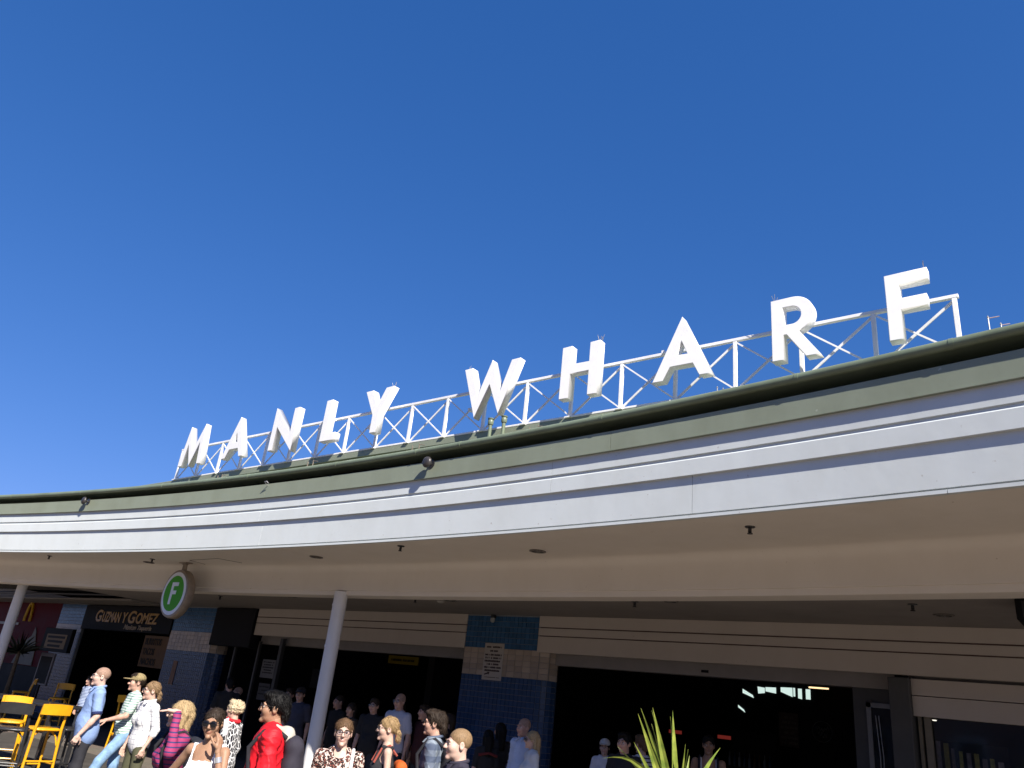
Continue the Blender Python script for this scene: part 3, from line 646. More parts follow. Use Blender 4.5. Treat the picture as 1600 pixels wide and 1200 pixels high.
e = ibox('paper_notice', -17.15, -16.62, 12.15, 1.78, 2.2, mat('paper_grey', (.16, .155, .15), .7), 'upper pale paper notice on the dark wall left of the front column', 'notice', .01); scribble(e, (1, .8, 1, .7, .9), .36, .06, .42, .03, m_ink)
e = ibox('paper_notice', -17.1, -16.66, 12.15, 1.28, 1.66, mat('paper_dim', (.075, .07, .07), .7), 'lower dim paper notice on the dark wall left of the front column', 'notice', .01); scribble(e, (1, .8, 1), .3, .08, .36, .03, m_ink)
tag(MB().box(-18.3, -18.24, WALL + .1, WALL + .16, 0, 2.55).box(-17.3, -17.24, WALL + .1, WALL + .16, 0, 2.6).box(-16.45, -16.35, WALL + .1, WALL + .2, 0, 2.7).build('dark_door_frame', m_charcoal), 'dark door posts between the black sign box and the middle shop', 'door frame')
e = ibox('framed_picture', -15.75, -15.2, 12.6, 1.68, 2.1, m_black, 'small dark picture with a pale slanted patch left of the front column', 'picture', .03)
MB().add([(.02, -.004, .02), (.12, -.004, .02), (.2, -.004, .4), (.08, -.004, .4), (.02, .0, .02), (.12, .0, .02), (.2, .0, .4), (.08, .0, .4)], [(0, 1, 2, 3), (4, 7, 6, 5), (0, 4, 5, 1), (1, 5, 6, 2), (2, 6, 7, 3), (3, 7, 4, 0)]).build('pale_patch', mat('pale_patch', (.30, .28, .22), .5), e)  # pale slanted patch on the picture face
# bright windows in the back wall and lights of the right-hand hall
m_day = mat('daylit_pane', (.5, .6, .58), .3, emit=(.62, .78, .73), es=.55)
bw = tag(empty('back_window', (-8.9, 24.9, 2.5)), 'row of bright panes high in the back wall of the right-hand hall', 'window')
for pl in ([(-.70, .42), (-.50, .45), (-.50, .60), (-.72, .62)], [(-.47, .50), (-.15, .46), (-.15, .63), (-.47, .62)], [(.0, .52), (.35, .40), (.35, .66), (.0, .65)], [(.38, .42), (.43, .42), (.43, .66), (.38, .66)], [(.52, .38), (.63, .36), (.63, .65), (.52, .65)], [(.75, .37), (.88, .37), (.88, .65), (.75, .65)], [(-1.2, .4), (-.85, .28), (-.88, .36), (-1.2, .52)], [(-1.35, -.03), (-1.13, -.16), (-1.17, -.08), (-1.35, .04)]):
    flat_shape('pane', [pl], .02, m_day, bw)
MB().box(-1.5, 1.05, .03, .08, -.3, .8).build('frame', m_black, bw)
st = tag(empty('strip_light', (-7.49, 24.0, 3.16)), 'warm glowing strip light inside the right-hand hall', 'light')
MB().box(-.27, .27, -.03, .03, -.02, .02).build('tube', mat('warm_tube', (.6, .4, .2), .5, emit=(1, .68, .35), es=.9), st); MB().box(-.3, .3, -.04, .04, .02, .06).build('housing', m_steel, st)
for k, (u0, u1, z) in enumerate(((-12.13, -11.72, 1.56), (-10.52, -10.0, 1.575))):
    e = tag(empty('red_light', (u0, 24.0, z)), ('left' if k == 0 else 'right') + ' of two short red glowing strips inside the right-hand hall', 'light')
    MB().box(0, u1 - u0, -.03, .03, -.05, .05).build('tube', mat('red_tube', (.5, .05, .04), .5, emit=(1, .12, .09), es=.06), e); MB().box(-.03, u1 - u0 + .03, .03, .07, -.07, .07).build('housing', m_black, e)
e = ibox('poster', -6.5, -6.06, 18, 1.6, 2.28, mat('poster_brown', (.08, .05, .035), .6, .3, .3, 8), 'dim brown poster with pale print inside the right-hand hall', 'poster', .01)
scribble(e, (.5, .8, 1, .6, 1, .9), .58, .10, .36, .05, mat('poster_ink', (.16, .13, .1), .7))
cl = tag(empty('round_logo', (-5.55, 17.9, 1.97)), 'thin pale ring with script strokes on the dark inner wall', 'sign')
m_ring = mat('ring_pale', (.22, .22, .21), .5)
MB().tube([(.2 * math.cos(a), 0, .2 * math.sin(a)) for a in np.linspace(0, 2 * math.pi, 33)], .007, 6).build('ring', m_ring, cl)
MB().tube([(-.14 + .28 * t, -.004, .05 + .03 * math.sin(t * 30) + .02 * math.sin(t * 9)) for t in np.linspace(0, 1, 60)], .006, 5).tube([(-.08 + .18 * t, -.004, -.06 + .04 * math.sin(t * 20) + .015 * math.sin(t * 7)) for t in np.linspace(0, 1, 50)], .006, 5).build('script_strokes', m_ring, cl)
MB().box(-.5, .7, .02, .08, -1.9, .42).build('wall_panel', m_black, cl)
bt = tag(empty('bottle_shelf', (-7.0, 17.6, 1.1)), 'dark shelf of small bottles catching light inside the right-hand hall', 'shelf')
MB().box(-.5, .5, -.1, .2, -.02, 0).box(-.5, .5, .2, .22, -.5, .7).build('shelf_board', m_black, bt)
for i in range(9):
    x = -.45 + i * .11; c = rng.choice([(.5, .55, .6), (.05, .15, .3), (.3, .12, .03), (.6, .6, .6)])
    MB().lathe([(.03, 0), (.032, .16), (.012, .21), (.012, .28)], (x, .02, 0), 10).build('bottle', mat(f'bottle_{c[0]}', tuple(k * .35 for k in c), .12, .6), bt, True)
sg = tag(empty('display_screen', (-4.3, 21.5, 1.2)), 'dim lit display behind the shop window at the right edge', 'screen')
MB().box(-.25, .35, 0, .05, -.1, .75).build('screen', mat('screen_dim', (.02, .02, .02), .2, .5), sg)
# coloured strips behind the right window, added in place of its reflections
rk = tag(empty('reflection_strips', (-2.12, 12.9, 0)), 'dim coloured strips added in place of reflections in the window at the right edge', 'reflection')
for i in range(9):
    c = [(.22, .20, .22), (.3, .27, .08), (.16, .13, .13), (.28, .26, .06)][i % 4]
    MB().box(-.35 + i * .09, -.35 + i * .09 + rng.uniform(.03, .07), 0, .03, .9, 1.95 - .02 * i + rng.uniform(-.03, .03)).build('reflection_strip', mat(f'strip_{i%4}', c, .6, .3, .5, 20), rk)
MB().box(-.42, .5, .03, .06, 0, 1.98).build('reflection_back', m_black, rk)

# ------------------------------------------------------------------ organic shapes: smooth-blended solids meshed by surface nets
def cap(a, b, ra, rb=None, lab=0, sub=False, k=None, sc=None):
    return dict(t='c', a=np.array(a, float), b=np.array(b, float), ra=ra, rb=ra if rb is None else rb, lab=lab, sub=sub, k=k, sc=None if sc is None else np.array(sc, float))
def ell(c, r, lab=0, sub=False, k=None): return dict(t='e', c=np.array(c, float), r=np.array(r, float), lab=lab, sub=sub, k=k)
def pbox(p):
    if p['t'] == 'e': return p['c'] - p['r'], p['c'] + p['r']
    m = max(p['ra'], p['rb']) * (1 if p['sc'] is None else max(1, p['sc'].max()))
    return np.minimum(p['a'], p['b']) - m, np.maximum(p['a'], p['b']) + m
def pdist(p, X, Y, Z):
    if p['t'] == 'e':
        x, y, z = X - p['c'][0], Y - p['c'][1], Z - p['c'][2]; r = p['r']
        k0 = np.sqrt((x / r[0]) ** 2 + (y / r[1]) ** 2 + (z / r[2]) ** 2); k1 = np.sqrt((x / r[0] ** 2) ** 2 + (y / r[1] ** 2) ** 2 + (z / r[2] ** 2) ** 2)
        return np.where(k1 > 1e-9, k0 * (k0 - 1) / np.maximum(k1, 1e-9), -r.min())
    s = np.ones(3) if p['sc'] is None else p['sc']
    a = p['a']; d = (p['b'] - a) / s; x, y, z = (X - a[0]) / s[0], (Y - a[1]) / s[1], (Z - a[2]) / s[2]
    t = np.clip((x * d[0] + y * d[1] + z * d[2]) / max(d @ d, 1e-12), 0, 1)
    return (np.sqrt((x - t * d[0]) ** 2 + (y - t * d[1]) ** 2 + (z - t * d[2]) ** 2) - (p['ra'] + t * (p['rb'] - p['ra']))) * s.min()
def solid(prims, h, k=.03):
    """returns verts, quads, label per vertex"""
    lo = np.min([pbox(p)[0] for p in prims if not p['sub']], 0) - 3 * h - .01; hi = np.max([pbox(p)[1] for p in prims if not p['sub']], 0) + 3 * h + .01
    n = np.ceil((hi - lo) / h).astype(int) + 1
    f = np.full(n, 1.0, np.float32); lab = np.zeros(n, np.int8); best = np.full(n, 1.0, np.float32)
    ax = [lo[i] + h * np.arange(n[i]) for i in range(3)]
    for p in prims:
        kk = p['k'] if p['k'] is not None else k; m = kk + 3 * h + .02
        a, b = pbox(p); i0 = np.maximum(((a - m - lo) / h).astype(int), 0); i1 = np.minimum(((b + m - lo) / h).astype(int) + 2, n)
        if (i1 <= i0).any(): continue
        sl = tuple(slice(i0[i], i1[i]) for i in range(3))
        X, Y, Z = ax[0][sl[0]][:, None, None], ax[1][sl[1]][None, :, None], ax[2][sl[2]][None, None, :]
        d = pdist(p, X, Y, Z).astype(np.float32); g = f[sl]
        if p['sub']:
            d = -d; hh = np.maximum(kk - np.abs(g - d), 0) / max(kk, 1e-6); f[sl] = np.maximum(g, d) + hh * hh * kk * .25
        else:
            hh = np.maximum(kk - np.abs(g - d), 0) / max(kk, 1e-6); f[sl] = np.minimum(g, d) - hh * hh * kk * .25
            q = best[sl]; better = d < q; q[better] = d[better]; lab[sl][better] = p['lab']
    ins = f < 0
    c = [ins[i:n[0] - 1 + i, j:n[1] - 1 + j, l:n[2] - 1 + l] for i in (0, 1) for j in (0, 1) for l in (0, 1)]
    cnt = sum(x.astype(np.int8) for x in c); act = (cnt > 0) & (cnt < 8)
    idx = np.full(act.shape, -1, np.int32); I = np.argwhere(act); idx[act] = np.arange(len(I))
    P_ = np.zeros((len(I), 3)); W_ = np.zeros(len(I))
    cor = [(i, j, l) for i in (0, 1) for j in (0, 1) for l in (0, 1)]
    fv = {q: f[I[:, 0] + q[0], I[:, 1] + q[1], I[:, 2] + q[2]].astype(np.float64) for q in cor}
    for q in cor:
        for axx in range(3):
            if q[axx] == 0:
                q2 = list(q); q2[axx] = 1; q2 = tuple(q2); A, B = fv[q], fv[q2]; cr = (A < 0) != (B < 0)
                t = np.where(cr, A / np.where(cr, A - B, 1), 0)
                pt = np.tile(np.array(q, float), (len(I), 1)); pt[:, axx] += t
                P_ += pt * cr[:, None]; W_ += cr
    V = lo + h * (I + P_ / W_[:, None])
    Q = []
    for axx in range(3):
        o1, o2 = (axx + 1) % 3, (axx + 2) % 3
        sA = [slice(1, n[i] - 1) for i in range(3)]; sA[axx] = slice(0, n[axx] - 1); sB = list(sA); sB[axx] = slice(1, n[axx])
        A, B = ins[tuple(sA)], ins[tuple(sB)]; E_ = np.argwhere(A != B)
        off = np.ones(3, int); off[axx] = 0
        flip = A[tuple(E_.T)]; base = E_ + off
        d1 = np.zeros(3, int); d1[o1] = 1; d2 = np.zeros(3, int); d2[o2] = 1
        g = lambda z: idx[tuple(z.T)]
        q = np.stack([g(base), g(base - d1), g(base - d1 - d2), g(base - d2)], 1)
        q[~flip] = q[~flip][:, ::-1]; Q.append(q)
    Q = np.concatenate(Q)
    return V, Q, lab[I[:, 0], I[:, 1], I[:, 2]]
def nz(V, s, seed=0):
    r = np.random.default_rng(seed); o = np.zeros(len(V))
    for i in range(5):
        d = r.normal(size=3); d /= np.linalg.norm(d); o += np.sin(V @ d * s * (1 + .5 * i) + r.uniform(0, 6)) / (1 + .4 * i)
    return o / 2.2
def vnormals(V, Q):
    n = np.cross(V[Q[:, 2]] - V[Q[:, 0]], V[Q[:, 3]] - V[Q[:, 1]]); N_ = np.zeros_like(V)
    for i in range(4): np.add.at(N_, Q[:, i], n)
    return N_ / np.maximum(np.linalg.norm(N_, axis=1, keepdims=True), 1e-9)
def solid_obj(name, prims, h, mats, parent, k=.03, disp=None, xf=None):
    V, Q, lb = solid(prims, h, k)
    if disp is not None: V = V + vnormals(V, Q) * disp(V)[:, None]
    if xf is not None: V = V @ np.array(xf.to_3x3()).T + np.array(xf.translation)
    mats = mats if isinstance(mats, list) else [mats]
    return raw_obj(name, V, Q, mats, lb[Q[:, 0]] if len(mats) > 1 else None, parent)
def raw_obj(name, V, Q, mats, mi, parent):
    me = bpy.data.meshes.new(name); me.vertices.add(len(V)); me.vertices.foreach_set('co', np.asarray(V, np.float32).ravel())
    me.loops.add(len(Q) * 4); me.loops.foreach_set('vertex_index', np.asarray(Q, np.int32).ravel())
    me.polygons.add(len(Q)); me.polygons.foreach_set('loop_start', np.arange(0, len(Q) * 4, 4, dtype=np.int32))
    for m in mats: me.materials.append(m)
    if mi is not None: me.polygons.foreach_set('material_index', np.asarray(mi, np.int32))
    me.polygons.foreach_set('use_smooth', np.ones(len(Q), bool)); me.update(calc_edges=True); me.validate()
    o = bpy.data.objects.new(name, me); C.objects.link(o); o.parent = parent
    return o

# ------------------------------------------------------------------ people
def skin(i):
    c = [(.52, .34, .265), (.47, .28, .21), (.33, .19, .12), (.55, .37, .30), (.26, .15, .095)][i]
    return mat(f'skin_{i}', c, .5, .35, .10, 25, .05, 220, sub=.08), mat(f'lips_{i}', (c[0] * .80, c[1] * .62, c[2] * .64), .4, .4)
def hairm(name, c):
    key = 'hair_' + name
    if key in MATS: return MATS[key]
    m = mat(key, c, .55, .15); n = m.node_tree.nodes; l = m.node_tree.links; b = n['Principled BSDF']
    tc = n.new('ShaderNodeTexCoord'); mp = n.new('ShaderNodeMapping'); mp.inputs['Scale'].default_value = (230, 230, 26); t = n.new('ShaderNodeTexNoise'); t.inputs['Scale'].default_value = 1; t.inputs['Detail'].default_value = 3
    l.new(tc.outputs['Object'], mp.inputs[0]); l.new(mp.outputs[0], t.inputs['Vector'])
    r_ = n.new('ShaderNodeValToRGB'); r_.color_ramp.elements[0].position = .3; r_.color_ramp.elements[1].position = .75
    r_.color_ramp.elements[0].color = (*[k * .45 for k in c], 1); r_.color_ramp.elements[1].color = (*[min(1, k * 1.25) for k in c], 1)
    l.new(t.outputs['Fac'], r_.inputs[0]); l.new(r_.outputs[0], b.inputs['Base Color'])
    bp = n.new('ShaderNodeBump'); bp.inputs['Strength'].default_value = .35; bp.inputs['Distance'].default_value = .004; l.new(t.outputs['Fac'], bp.inputs['Height']); l.new(bp.outputs[0], b.inputs['Normal'])
    return m
HAIR = dict(black=(.004, .0035, .0035), dark=(.035, .024, .017), brown=(.13, .075, .04), blonde=(.43, .31, .165), ash=(.36, .24, .12), white=(.62, .50, .33), stub=(.36, .23, .17), sandy=(.27, .175, .095))
def head_prims(fem=False, beard=False):
    j = .92 if fem else 1.0
    pr = [ell((0, .018, .028), (.073, .094, .084)), ell((0, -.025, -.03), (.061 * j, .068, .082)), ell((0, -.032, -.08), (.047 * j, .05, .038)),
          ell((.036, -.055, -.03), (.03, .035, .035)), ell((-.036, -.055, -.03), (.03, .035, .035)),
          cap((-.034, -.083, .017), (.034, -.083, .017), .012, k=.015),
          ell((.031, -.098, -.002), (.019, .015, .012), sub=True, k=.012), ell((-.031, -.098, -.002), (.019, .015, .012), sub=True, k=.012),
          cap((0, -.090, .010), (0, -.113, -.030), .008, .0115, k=.012), ell((.011, -.099, -.034), (.008, .011, .008), k=.008), ell((-.011, -.099, -.034), (.008, .011, .008), k=.008),
          ell((0, -.078, -.106), (.021, .019, .017), k=.02),
          ell((0, -.0855, -.0640), (.022, .010, .0045), lab=1, k=.005), ell((0, -.0855, -.0725), (.018, .0105, .0050), lab=1, k=.005),
          ell((.076, .012, -.012), (.011, .022, .033), k=.006), ell((-.076, .012, -.012), (.011, .022, .033), k=.006),
          ell((.084, .010, -.006), (.006, .012, .02), sub=True, k=.004), ell((-.084, .010, -.006), (.006, .012, .02), sub=True, k=.004),
          cap((0, .018, -.05), (0, .04, -.20), .054 * j, .058 * j, k=.03)]
    return pr
def hair_prims(style):
    face = [ell((0, -.135, -.035), (.105, .085, .105), sub=True, k=.012), ell((0, -.03, -.14), (.13, .10, .105), sub=True, k=.012)]
    base = lambda e: [ell((0, .02, .032), (.075 + e, .095 + e, .084 + e))]
    if style == 'shaved': return base(.003) + face
    if style == 'short': return base(.006) + [ell((0, -.03, .085), (.06, .065, .038), k=.02)] + face
    if style == 'full': return base(.011) + [ell((0, -.045, .09), (.062, .06, .036), k=.02), ell((0, .10, -.03), (.06, .03, .06))] + face[:1] + [ell((0, -.06, -.14), (.13, .09, .105), sub=True, k=.012)]
    if style == 'bob': return base(.010) + [cap((.07, .025, .0), (.068, .02, -.115), .028, .022), cap((-.07, .025, .0), (-.068, .02, -.115), .028, .022), cap((0, .09, 0), (0, .08, -.12), .05, .04, sc=(1.3, 1, 1))] + [ell((0, -.145, -.045), (.085, .085, .11), sub=True, k=.01)]
    if style == 'long': return base(.010) + [cap((.068, .03, .0), (.075, .045, -.24), .030, .026), cap((-.068, .03, .0), (-.075, .045, -.24), .030, .026), cap((0, .09, 0), (0, .10, -.27), .055, .04, sc=(1.4, 1, 1))] + [ell((0, -.14, -.04), (.085, .085, .12), sub=True, k=.01)]
    if style == 'tied': return base(.005) + face + [cap((0, .10, .03), (0, .125, -.05), .028, .03), cap((0, .125, -.05), (0, .12, -.17), .03, .012)]
    if style == 'bun': return base(.007) + face + [ell((0, .118, -.035), (.036, .032, .036), k=.012), ell((0, .125, -.085), (.028, .026, .038), k=.01)]
    if style == 'curly': return base(.02) + [ell((0, .06, .04), (.085, .08, .085)), ell((0, -.03, .095), (.065, .06, .04))] + [ell((0, -.14, -.04), (.09, .082, .105), sub=True, k=.01), ell((0, -.03, -.15), (.13, .10, .105), sub=True, k=.012)]
def hand_prims(w, d, n, side, curl=.35, spread=.12):
    """w wrist, d towards the fingers, n the way the palm faces, side +1 when the thumb lies along d x n"""
    w, d, n = Vector(w), Vector(d).normalized(), Vector(n); n = (n - d * n.dot(d)).normalized(); t = d.cross(n).normalized() * side
    pr = [cap(w - d * .01, w + d * .03, .023, .026, sc=None), cap(w + d * .035 + t * .022, w + d * .082 + t * .024, .0165), cap(w + d * .035, w + d * .086, .0175), cap(w + d * .035 - t * .022, w + d * .080 - t * .024, .0155)]
    for i, (o, L) in enumerate(((.031, .070), (.0105, .079), (-.0105, .073), (-.031, .056))):
        p = w + d * (.085 - abs(o) * .12) + t * o; a = .15 + i * .04; dd = (d + t * o * spread * 20 * .3).normalized()
        for q, fr in enumerate((.44, .31, .25)):
            a2 = a + curl * (q + .6); e = dd * math.cos(a2) + n * math.sin(a2); p2 = p + e * L * fr
            pr.append(cap(p, p2, .0092 - q * .0009, .0086 - q * .0009, k=.004)); p = p2
    p = w + d * .022 + t * .026
    for q, (L, r) in enumerate(((.042, .0125), (.033, .0105), (.027, .009))):
        e = (d * (.62 + .18 * q) + t * (.75 - .28 * q) + n * (.30 + .2 * curl * q)).normalized(); p2 = p + e * L; pr.append(cap(p, p2, r, r * .9, k=.006)); p = p2
    return pr
V3 = lambda *a: np.array(a, float)
def xf_obj(mb, HM, name, m, parent, smooth=False):
    mb.v = [tuple(HM @ Vector(v)) for v in mb.v]; return mb.build(name, m, parent, smooth)

def strands(o, HM, style, count):
    """loose locks lying on and lifting off the hair, added to the same mesh"""
    me = o.data; nv = len(me.vertices); co = np.zeros(nv * 3); me.vertices.foreach_get('co', co); co = co.reshape(-1, 3)
    no = np.zeros(nv * 3); me.vertices.foreach_get('normal', no); no = no.reshape(-1, 3)
    g = np.random.default_rng(nv); pick = g.integers(0, nv, count); bm = bmesh.new(); bm.from_mesh(me)
    ctr = np.array(HM @ Vector((0, .02, .03))); back = np.array(HM.to_3x3() @ Vector((0, 1, 0)))
    for i in pick:
        p, n_ = co[i], no[i]
        fl = np.array([0, 0, -1.0]) + back * (.9 if style in ('tied', 'bun', 'full', 'short') else .25) + g.normal(size=3) * (.22 if style != 'curly' else 1.2)
        fl -= n_ * (fl @ n_); ln = np.linalg.norm(fl)
        if ln < .2: continue
        fl /= ln; L = g.uniform(.025, .06) * (1 if style != 'curly' else .5); sd = np.cross(fl, n_); w = g.uniform(.0012, .0024); lift = g.uniform(.0005, .007) if g.random() < .8 else g.uniform(.007, .014)
        vs_ = []
        for t in (0, .35, .7, 1):
            q = p + fl * L * t + n_ * (-.001 + lift * math.sin(t * 2.2) - L * L * t * t * 3.5) + sd * g.normal() * .0012
            ww = w * (1 - t * .85); vs_.append((bm.verts.new(q - sd * ww), bm.verts.new(q + n_ * ww * .8), bm.verts.new(q + sd * ww)))
        for a, b in zip(vs_[:-1], vs_[1:]):
            for k in (0, 1):
                f = bm.faces.new((a[k], a[k + 1], b[k + 1], b[k])); f.smooth = True
    bm.to_mesh(me); bm.free()
def person(u, n, height, face, label, shirt, trousers=None, sk=0, hair=('short', 'brown'), fem=False, sleeve='short', hem=.84, arms=None, head_yaw=0, head_pitch=0,
           glasses=None, lod=1, beard=False, extra=None, trouser_m=None, build_w=1.0, lean=0.0, collar=None, cuff=None, legs=None, lat=0.0):
    ph = math.atan2(n, u); th = ph + math.pi - R(face)
    root = tag(empty('person', (u, n, 0), th + math.pi / 2), label, 'person', None)
    s = height / 1.75; root.scale = (s, s, s)
    sm, lm = skin(sk)
    W = (.155 if fem else .18) * build_w; D = (.092 if fem else .108) * build_w
    arms = arms or {}
    Adef = {1: ((W + .055, .03, 1.13), (W + .07, -.05, .885), (0.05, -.15, -1), (-1, -.2, 0), .5), -1: ((-W - .055, .03, 1.13), (-W - .07, -.05, .885), (-.05, -.15, -1), (1, -.2, 0), .5)}
    A = {k: arms.get(k, Adef[k]) for k in (1, -1)}
    sh = {k: V3(k * W, .012, 1.415) for k in (1, -1)}
    Ldef = {1: ((.1, -.01, .5), (.105, .03, .085)), -1: ((-.1, -.01, .5), (-.105, .03, .085))}
    LG = legs or Ldef
    hj = {k: V3(k * .085, 0, .9) for k in (1, -1)}
    def torso(g, lab=0, low=.92):
        bust = [ell((.065, -D * .85, 1.24), (.058 + g, .05 + g, .06 + g), lab, k=.05), ell((-.065, -D * .85, 1.24), (.058 + g, .05 + g, .06 + g), lab, k=.05)] if fem else []
        belly = [] if fem else [ell((0, -D * .35, 1.06), (.12 * build_w + g, .095 * build_w + g, .13), lab, k=.06)]
        return [ell((0, .005, 1.27), (W * .93 + g, D + g, .20 + g), lab, k=.07), ell((0, .0, 1.07), (W * .80 + g, D * .93 + g, .20 + g), lab, k=.07), ell((0, .008, .95), (W * .92 + g, D * 1.08 + g, .14 + g), lab, k=.06),
                cap((-W + .01, .012, 1.405), (W - .01, .012, 1.405), .052 + g, lab=lab, k=.05), cap((-.04, .02, 1.45), (.04, .02, 1.45), .05 + g, lab=lab, k=.05)] + bust + belly
    # body: torso, limbs, head and hands as one figure
    V0, Q0, L0 = [], [], []
    def addp(pr, h, k, xf=None):
        V, Q, lb = solid(pr, h, k)
        if xf is not None: V = V @ np.array(xf.to_3x3()).T + np.array(xf.translation)
        b = sum(len(x) for x in V0); V0.append(V); Q0.append(Q + b); L0.append(lb[Q[:, 0]])
    HM = Matrix.Translation((0, -.012 - lean, 1.632)) @ Matrix.Rotation(R(head_yaw), 4, 'Z') @ Matrix.Rotation(R(head_pitch), 4, 'X')
    pr = torso(-.012)
    ar = .040 if fem else .047
    for k in (1, -1):
        e, w = V3(*A[k][0]), V3(*A[k][1])
        pr += [cap(sh[k], e, ar, ar * .84, k=.03), cap(e, e + (w - e) * .35, ar * .84, ar * .86, k=.02), cap(e + (w - e) * .3, w, ar * .84, ar * .55, k=.02)]
        kn, an = V3(*LG[k][0]), V3(*LG[k][1])
        pr += [cap(hj[k], kn, .078, .052, k=.03), cap(kn, an, .052, .036, k=.02)]
    pr += [cap((0, .02, 1.42), (0, .012 - lean * .6, 1.54), .052 if fem else .058, .05 if fem else .056, k=.03)]
    addp(pr, .016 if lod else .02, .03)
    addp(head_prims(fem), .0055 if lod else .0075, .02, HM)
    for k in (1, -1):
        pr = hand_prims(A[k][1], A[k][2], A[k][3], k if len(A[k]) < 6 else A[k][5], A[k][4])
        addp(pr, .0062 if lod else .009, .008)
    raw_obj('body', np.concatenate(V0), np.concatenate(Q0), [sm, lm], np.concatenate(L0), root)
    # eyes and eyebrows
    if glasses != 'sun':
        for k in (1, -1):
            ey = xf_obj(MB().lathe([(.001, -.0115), (.006, -.010), (.0105, -.005), (.0115, 0), (.008, .008)], (k * .031, -.0805, -.002), 10, 'y'), HM, 'eye', mat('eye_white', (.50, .46, .43), .25, .4), root, True)
            xf_obj(MB().lathe([(.001, -.0128), (.0058, -.0118), (.0062, -.008)], (k * .031, -.0805, -.002), 10, 'y'), HM, 'iris', mat('iris', (.03, .022, .017), .15, .6), ey, True)
            xf_obj(MB().tube([(k * .018, -.0925, .0065), (k * .032, -.0925, .0085), (k * .044, -.086, .004)], .0030, 6), HM, 'eyelid', mat('lid_%d' % sk, tuple(c * .45 for c in sm.node_tree.nodes['Principled BSDF'].inputs['Base Color'].default_value[:3]), .5), root, True)
    hc = hair[1]; hm = hairm(hc, HAIR[hc])
    for k in (1, -1): xf_obj(MB().tube([(k * .013, -.0965, .020), (k * .030, -.0985, .0245), (k * .048, -.087, .018)], [.0035, .0042, .002], 6), HM, 'eyebrow', hairm('brow_' + hc, tuple(c * .55 for c in HAIR[hc])), root, True)
    if hair[0]:
        amp = dict(shaved=.0006, curly=.012, full=.0062, short=.005).get(hair[0], .0042); fq = dict(curly=90).get(hair[0], 1)
        def dsp(V):
            if hair[0] == 'curly': return amp * nz(V, 78, 3)
            az = np.arctan2(V[:, 0], V[:, 1] - .02); return amp * (np.sin(az * 34 + 6 * np.sin(V[:, 2] * 28)) * .6 + np.sin(az * 61 + V[:, 2] * 60) * .4 + nz(V, 75, 5) * .9)
        ho = solid_obj('hair', hair_prims(hair[0]), .0055 if lod else .008, hm, root, .015, dsp, HM)
        if hair[0] != 'shaved' and lod: strands(ho, HM, hair[0], 1100 if hair[0] != 'curly' else 1500)
    # clothes
    sd_ = int(abs(u * 100)); big_ = 1.7 if sleeve == 'jacket' else 1.0
    def fold(V):                                            # soft drape, then sharper creases that run slantwise
        cr = 1 - np.abs(np.sin(V[:, 2] * 26 + V[:, 0] * 14 + 4.5 * nz(V, 8, sd_ + 1))); c2 = 1 - np.abs(np.sin(V[:, 2] * 38 - V[:, 0] * 22 + V[:, 1] * 15 + 4 * nz(V, 11, sd_ + 2)))
        return 1.3 * big_ * (.005 * nz(V, 15, sd_) + .0065 * (cr ** 3 - .3) * np.clip(.5 + nz(V, 7, sd_ + 3), 0, 1) + .004 * (c2 ** 3 - .3) * np.clip(.5 - nz(V, 9, sd_ + 4), 0, 1))
    if sleeve == 'tank':
        sp = [ell((0, .005, 1.22), (W * .90 + .012, D + .012, .17), k=.06), ell((0, 0, 1.06), (W * .80 + .014, D * .93 + .014, .2), k=.06), ell((0, .008, .95), (W * .92 + .014, D * 1.08 + .014, .14), k=.06)]
        if fem: sp += [ell((.065, -D * .85, 1.24), (.07, .062, .066), k=.05), ell((-.065, -D * .85, 1.24), (.07, .062, .066), k=.05)]
        for k in (1, -1): sp += [cap((k * .10, -D * .95, 1.30), (k * .105, -.035, 1.452), .017, .015, k=.02), cap((k * .105, -.035, 1.452), (k * .105, .06, 1.45), .015, k=.01), cap((k * .105, .06, 1.45), (k * .09, D * .85, 1.28), .016, .02, k=.02)]
        sp += [ell((0, -D - .05, 1.40), (.085, .06, .10), sub=True, k=.02)]
    else:
        sp = torso(.014 if sleeve != 'jacket' else .03)
        if hem < .9: sp += [cap((0, .008, .96), (0, .01, hem + .1), W * .80, W * .86, sc=(1.16, .80, 1), k=.05)]
        fr = dict(short=.62, long=1, jacket=1, roll=1)[sleeve]; ge = dict(jacket=.024).get(sleeve, .013)
        for k in (1, -1):
            e, w = V3(*A[k][0]), V3(*A[k][1])
            if sleeve == 'short': sp += [cap(sh[k], sh[k] + (e - sh[k]) * .72, ar + ge + .004, ar * .9 + ge + .008, k=.03)]
            else:
                q = .93 if sleeve != 'roll' else .25
                sp += [cap(sh[k], e, ar + ge + .003, ar * .86 + ge + .003, k=.03), cap(e, e + (w - e) * q, ar * .86 + ge + .003, (ar * .62 if sleeve != 'roll' else ar * .86) + ge + .004, k=.02)]
            sp += [cap(e + (w - e) * (0.97 if sleeve in ('long', 'jacket') else .3), w, .001, k=.001)][:0]
        sp += [cap((0, .0, 1.56), (0, .012, 1.50), .05, .052, sub=True, k=.012)]
        if fem and collar == 'scoop': sp += [ell((0, -.09, 1.47), (.085, .085, .07), sub=True, k=.02)]
    solid_obj('jacket' if sleeve == 'jacket' else 'shirt', sp, .0105 if lod else .015, shirt, root, .03, fold)
    if cuff is not None:
        for k in (1, -1):
            e, w = V3(*A[k][0]), V3(*A[k][1]); a = sh[k] + (e - sh[k]) * .80; b = sh[k] + (e - sh[k]) * .90; MB().tube([a, b], ar + .019, 16).build('sleeve_band', cuff, root, True)
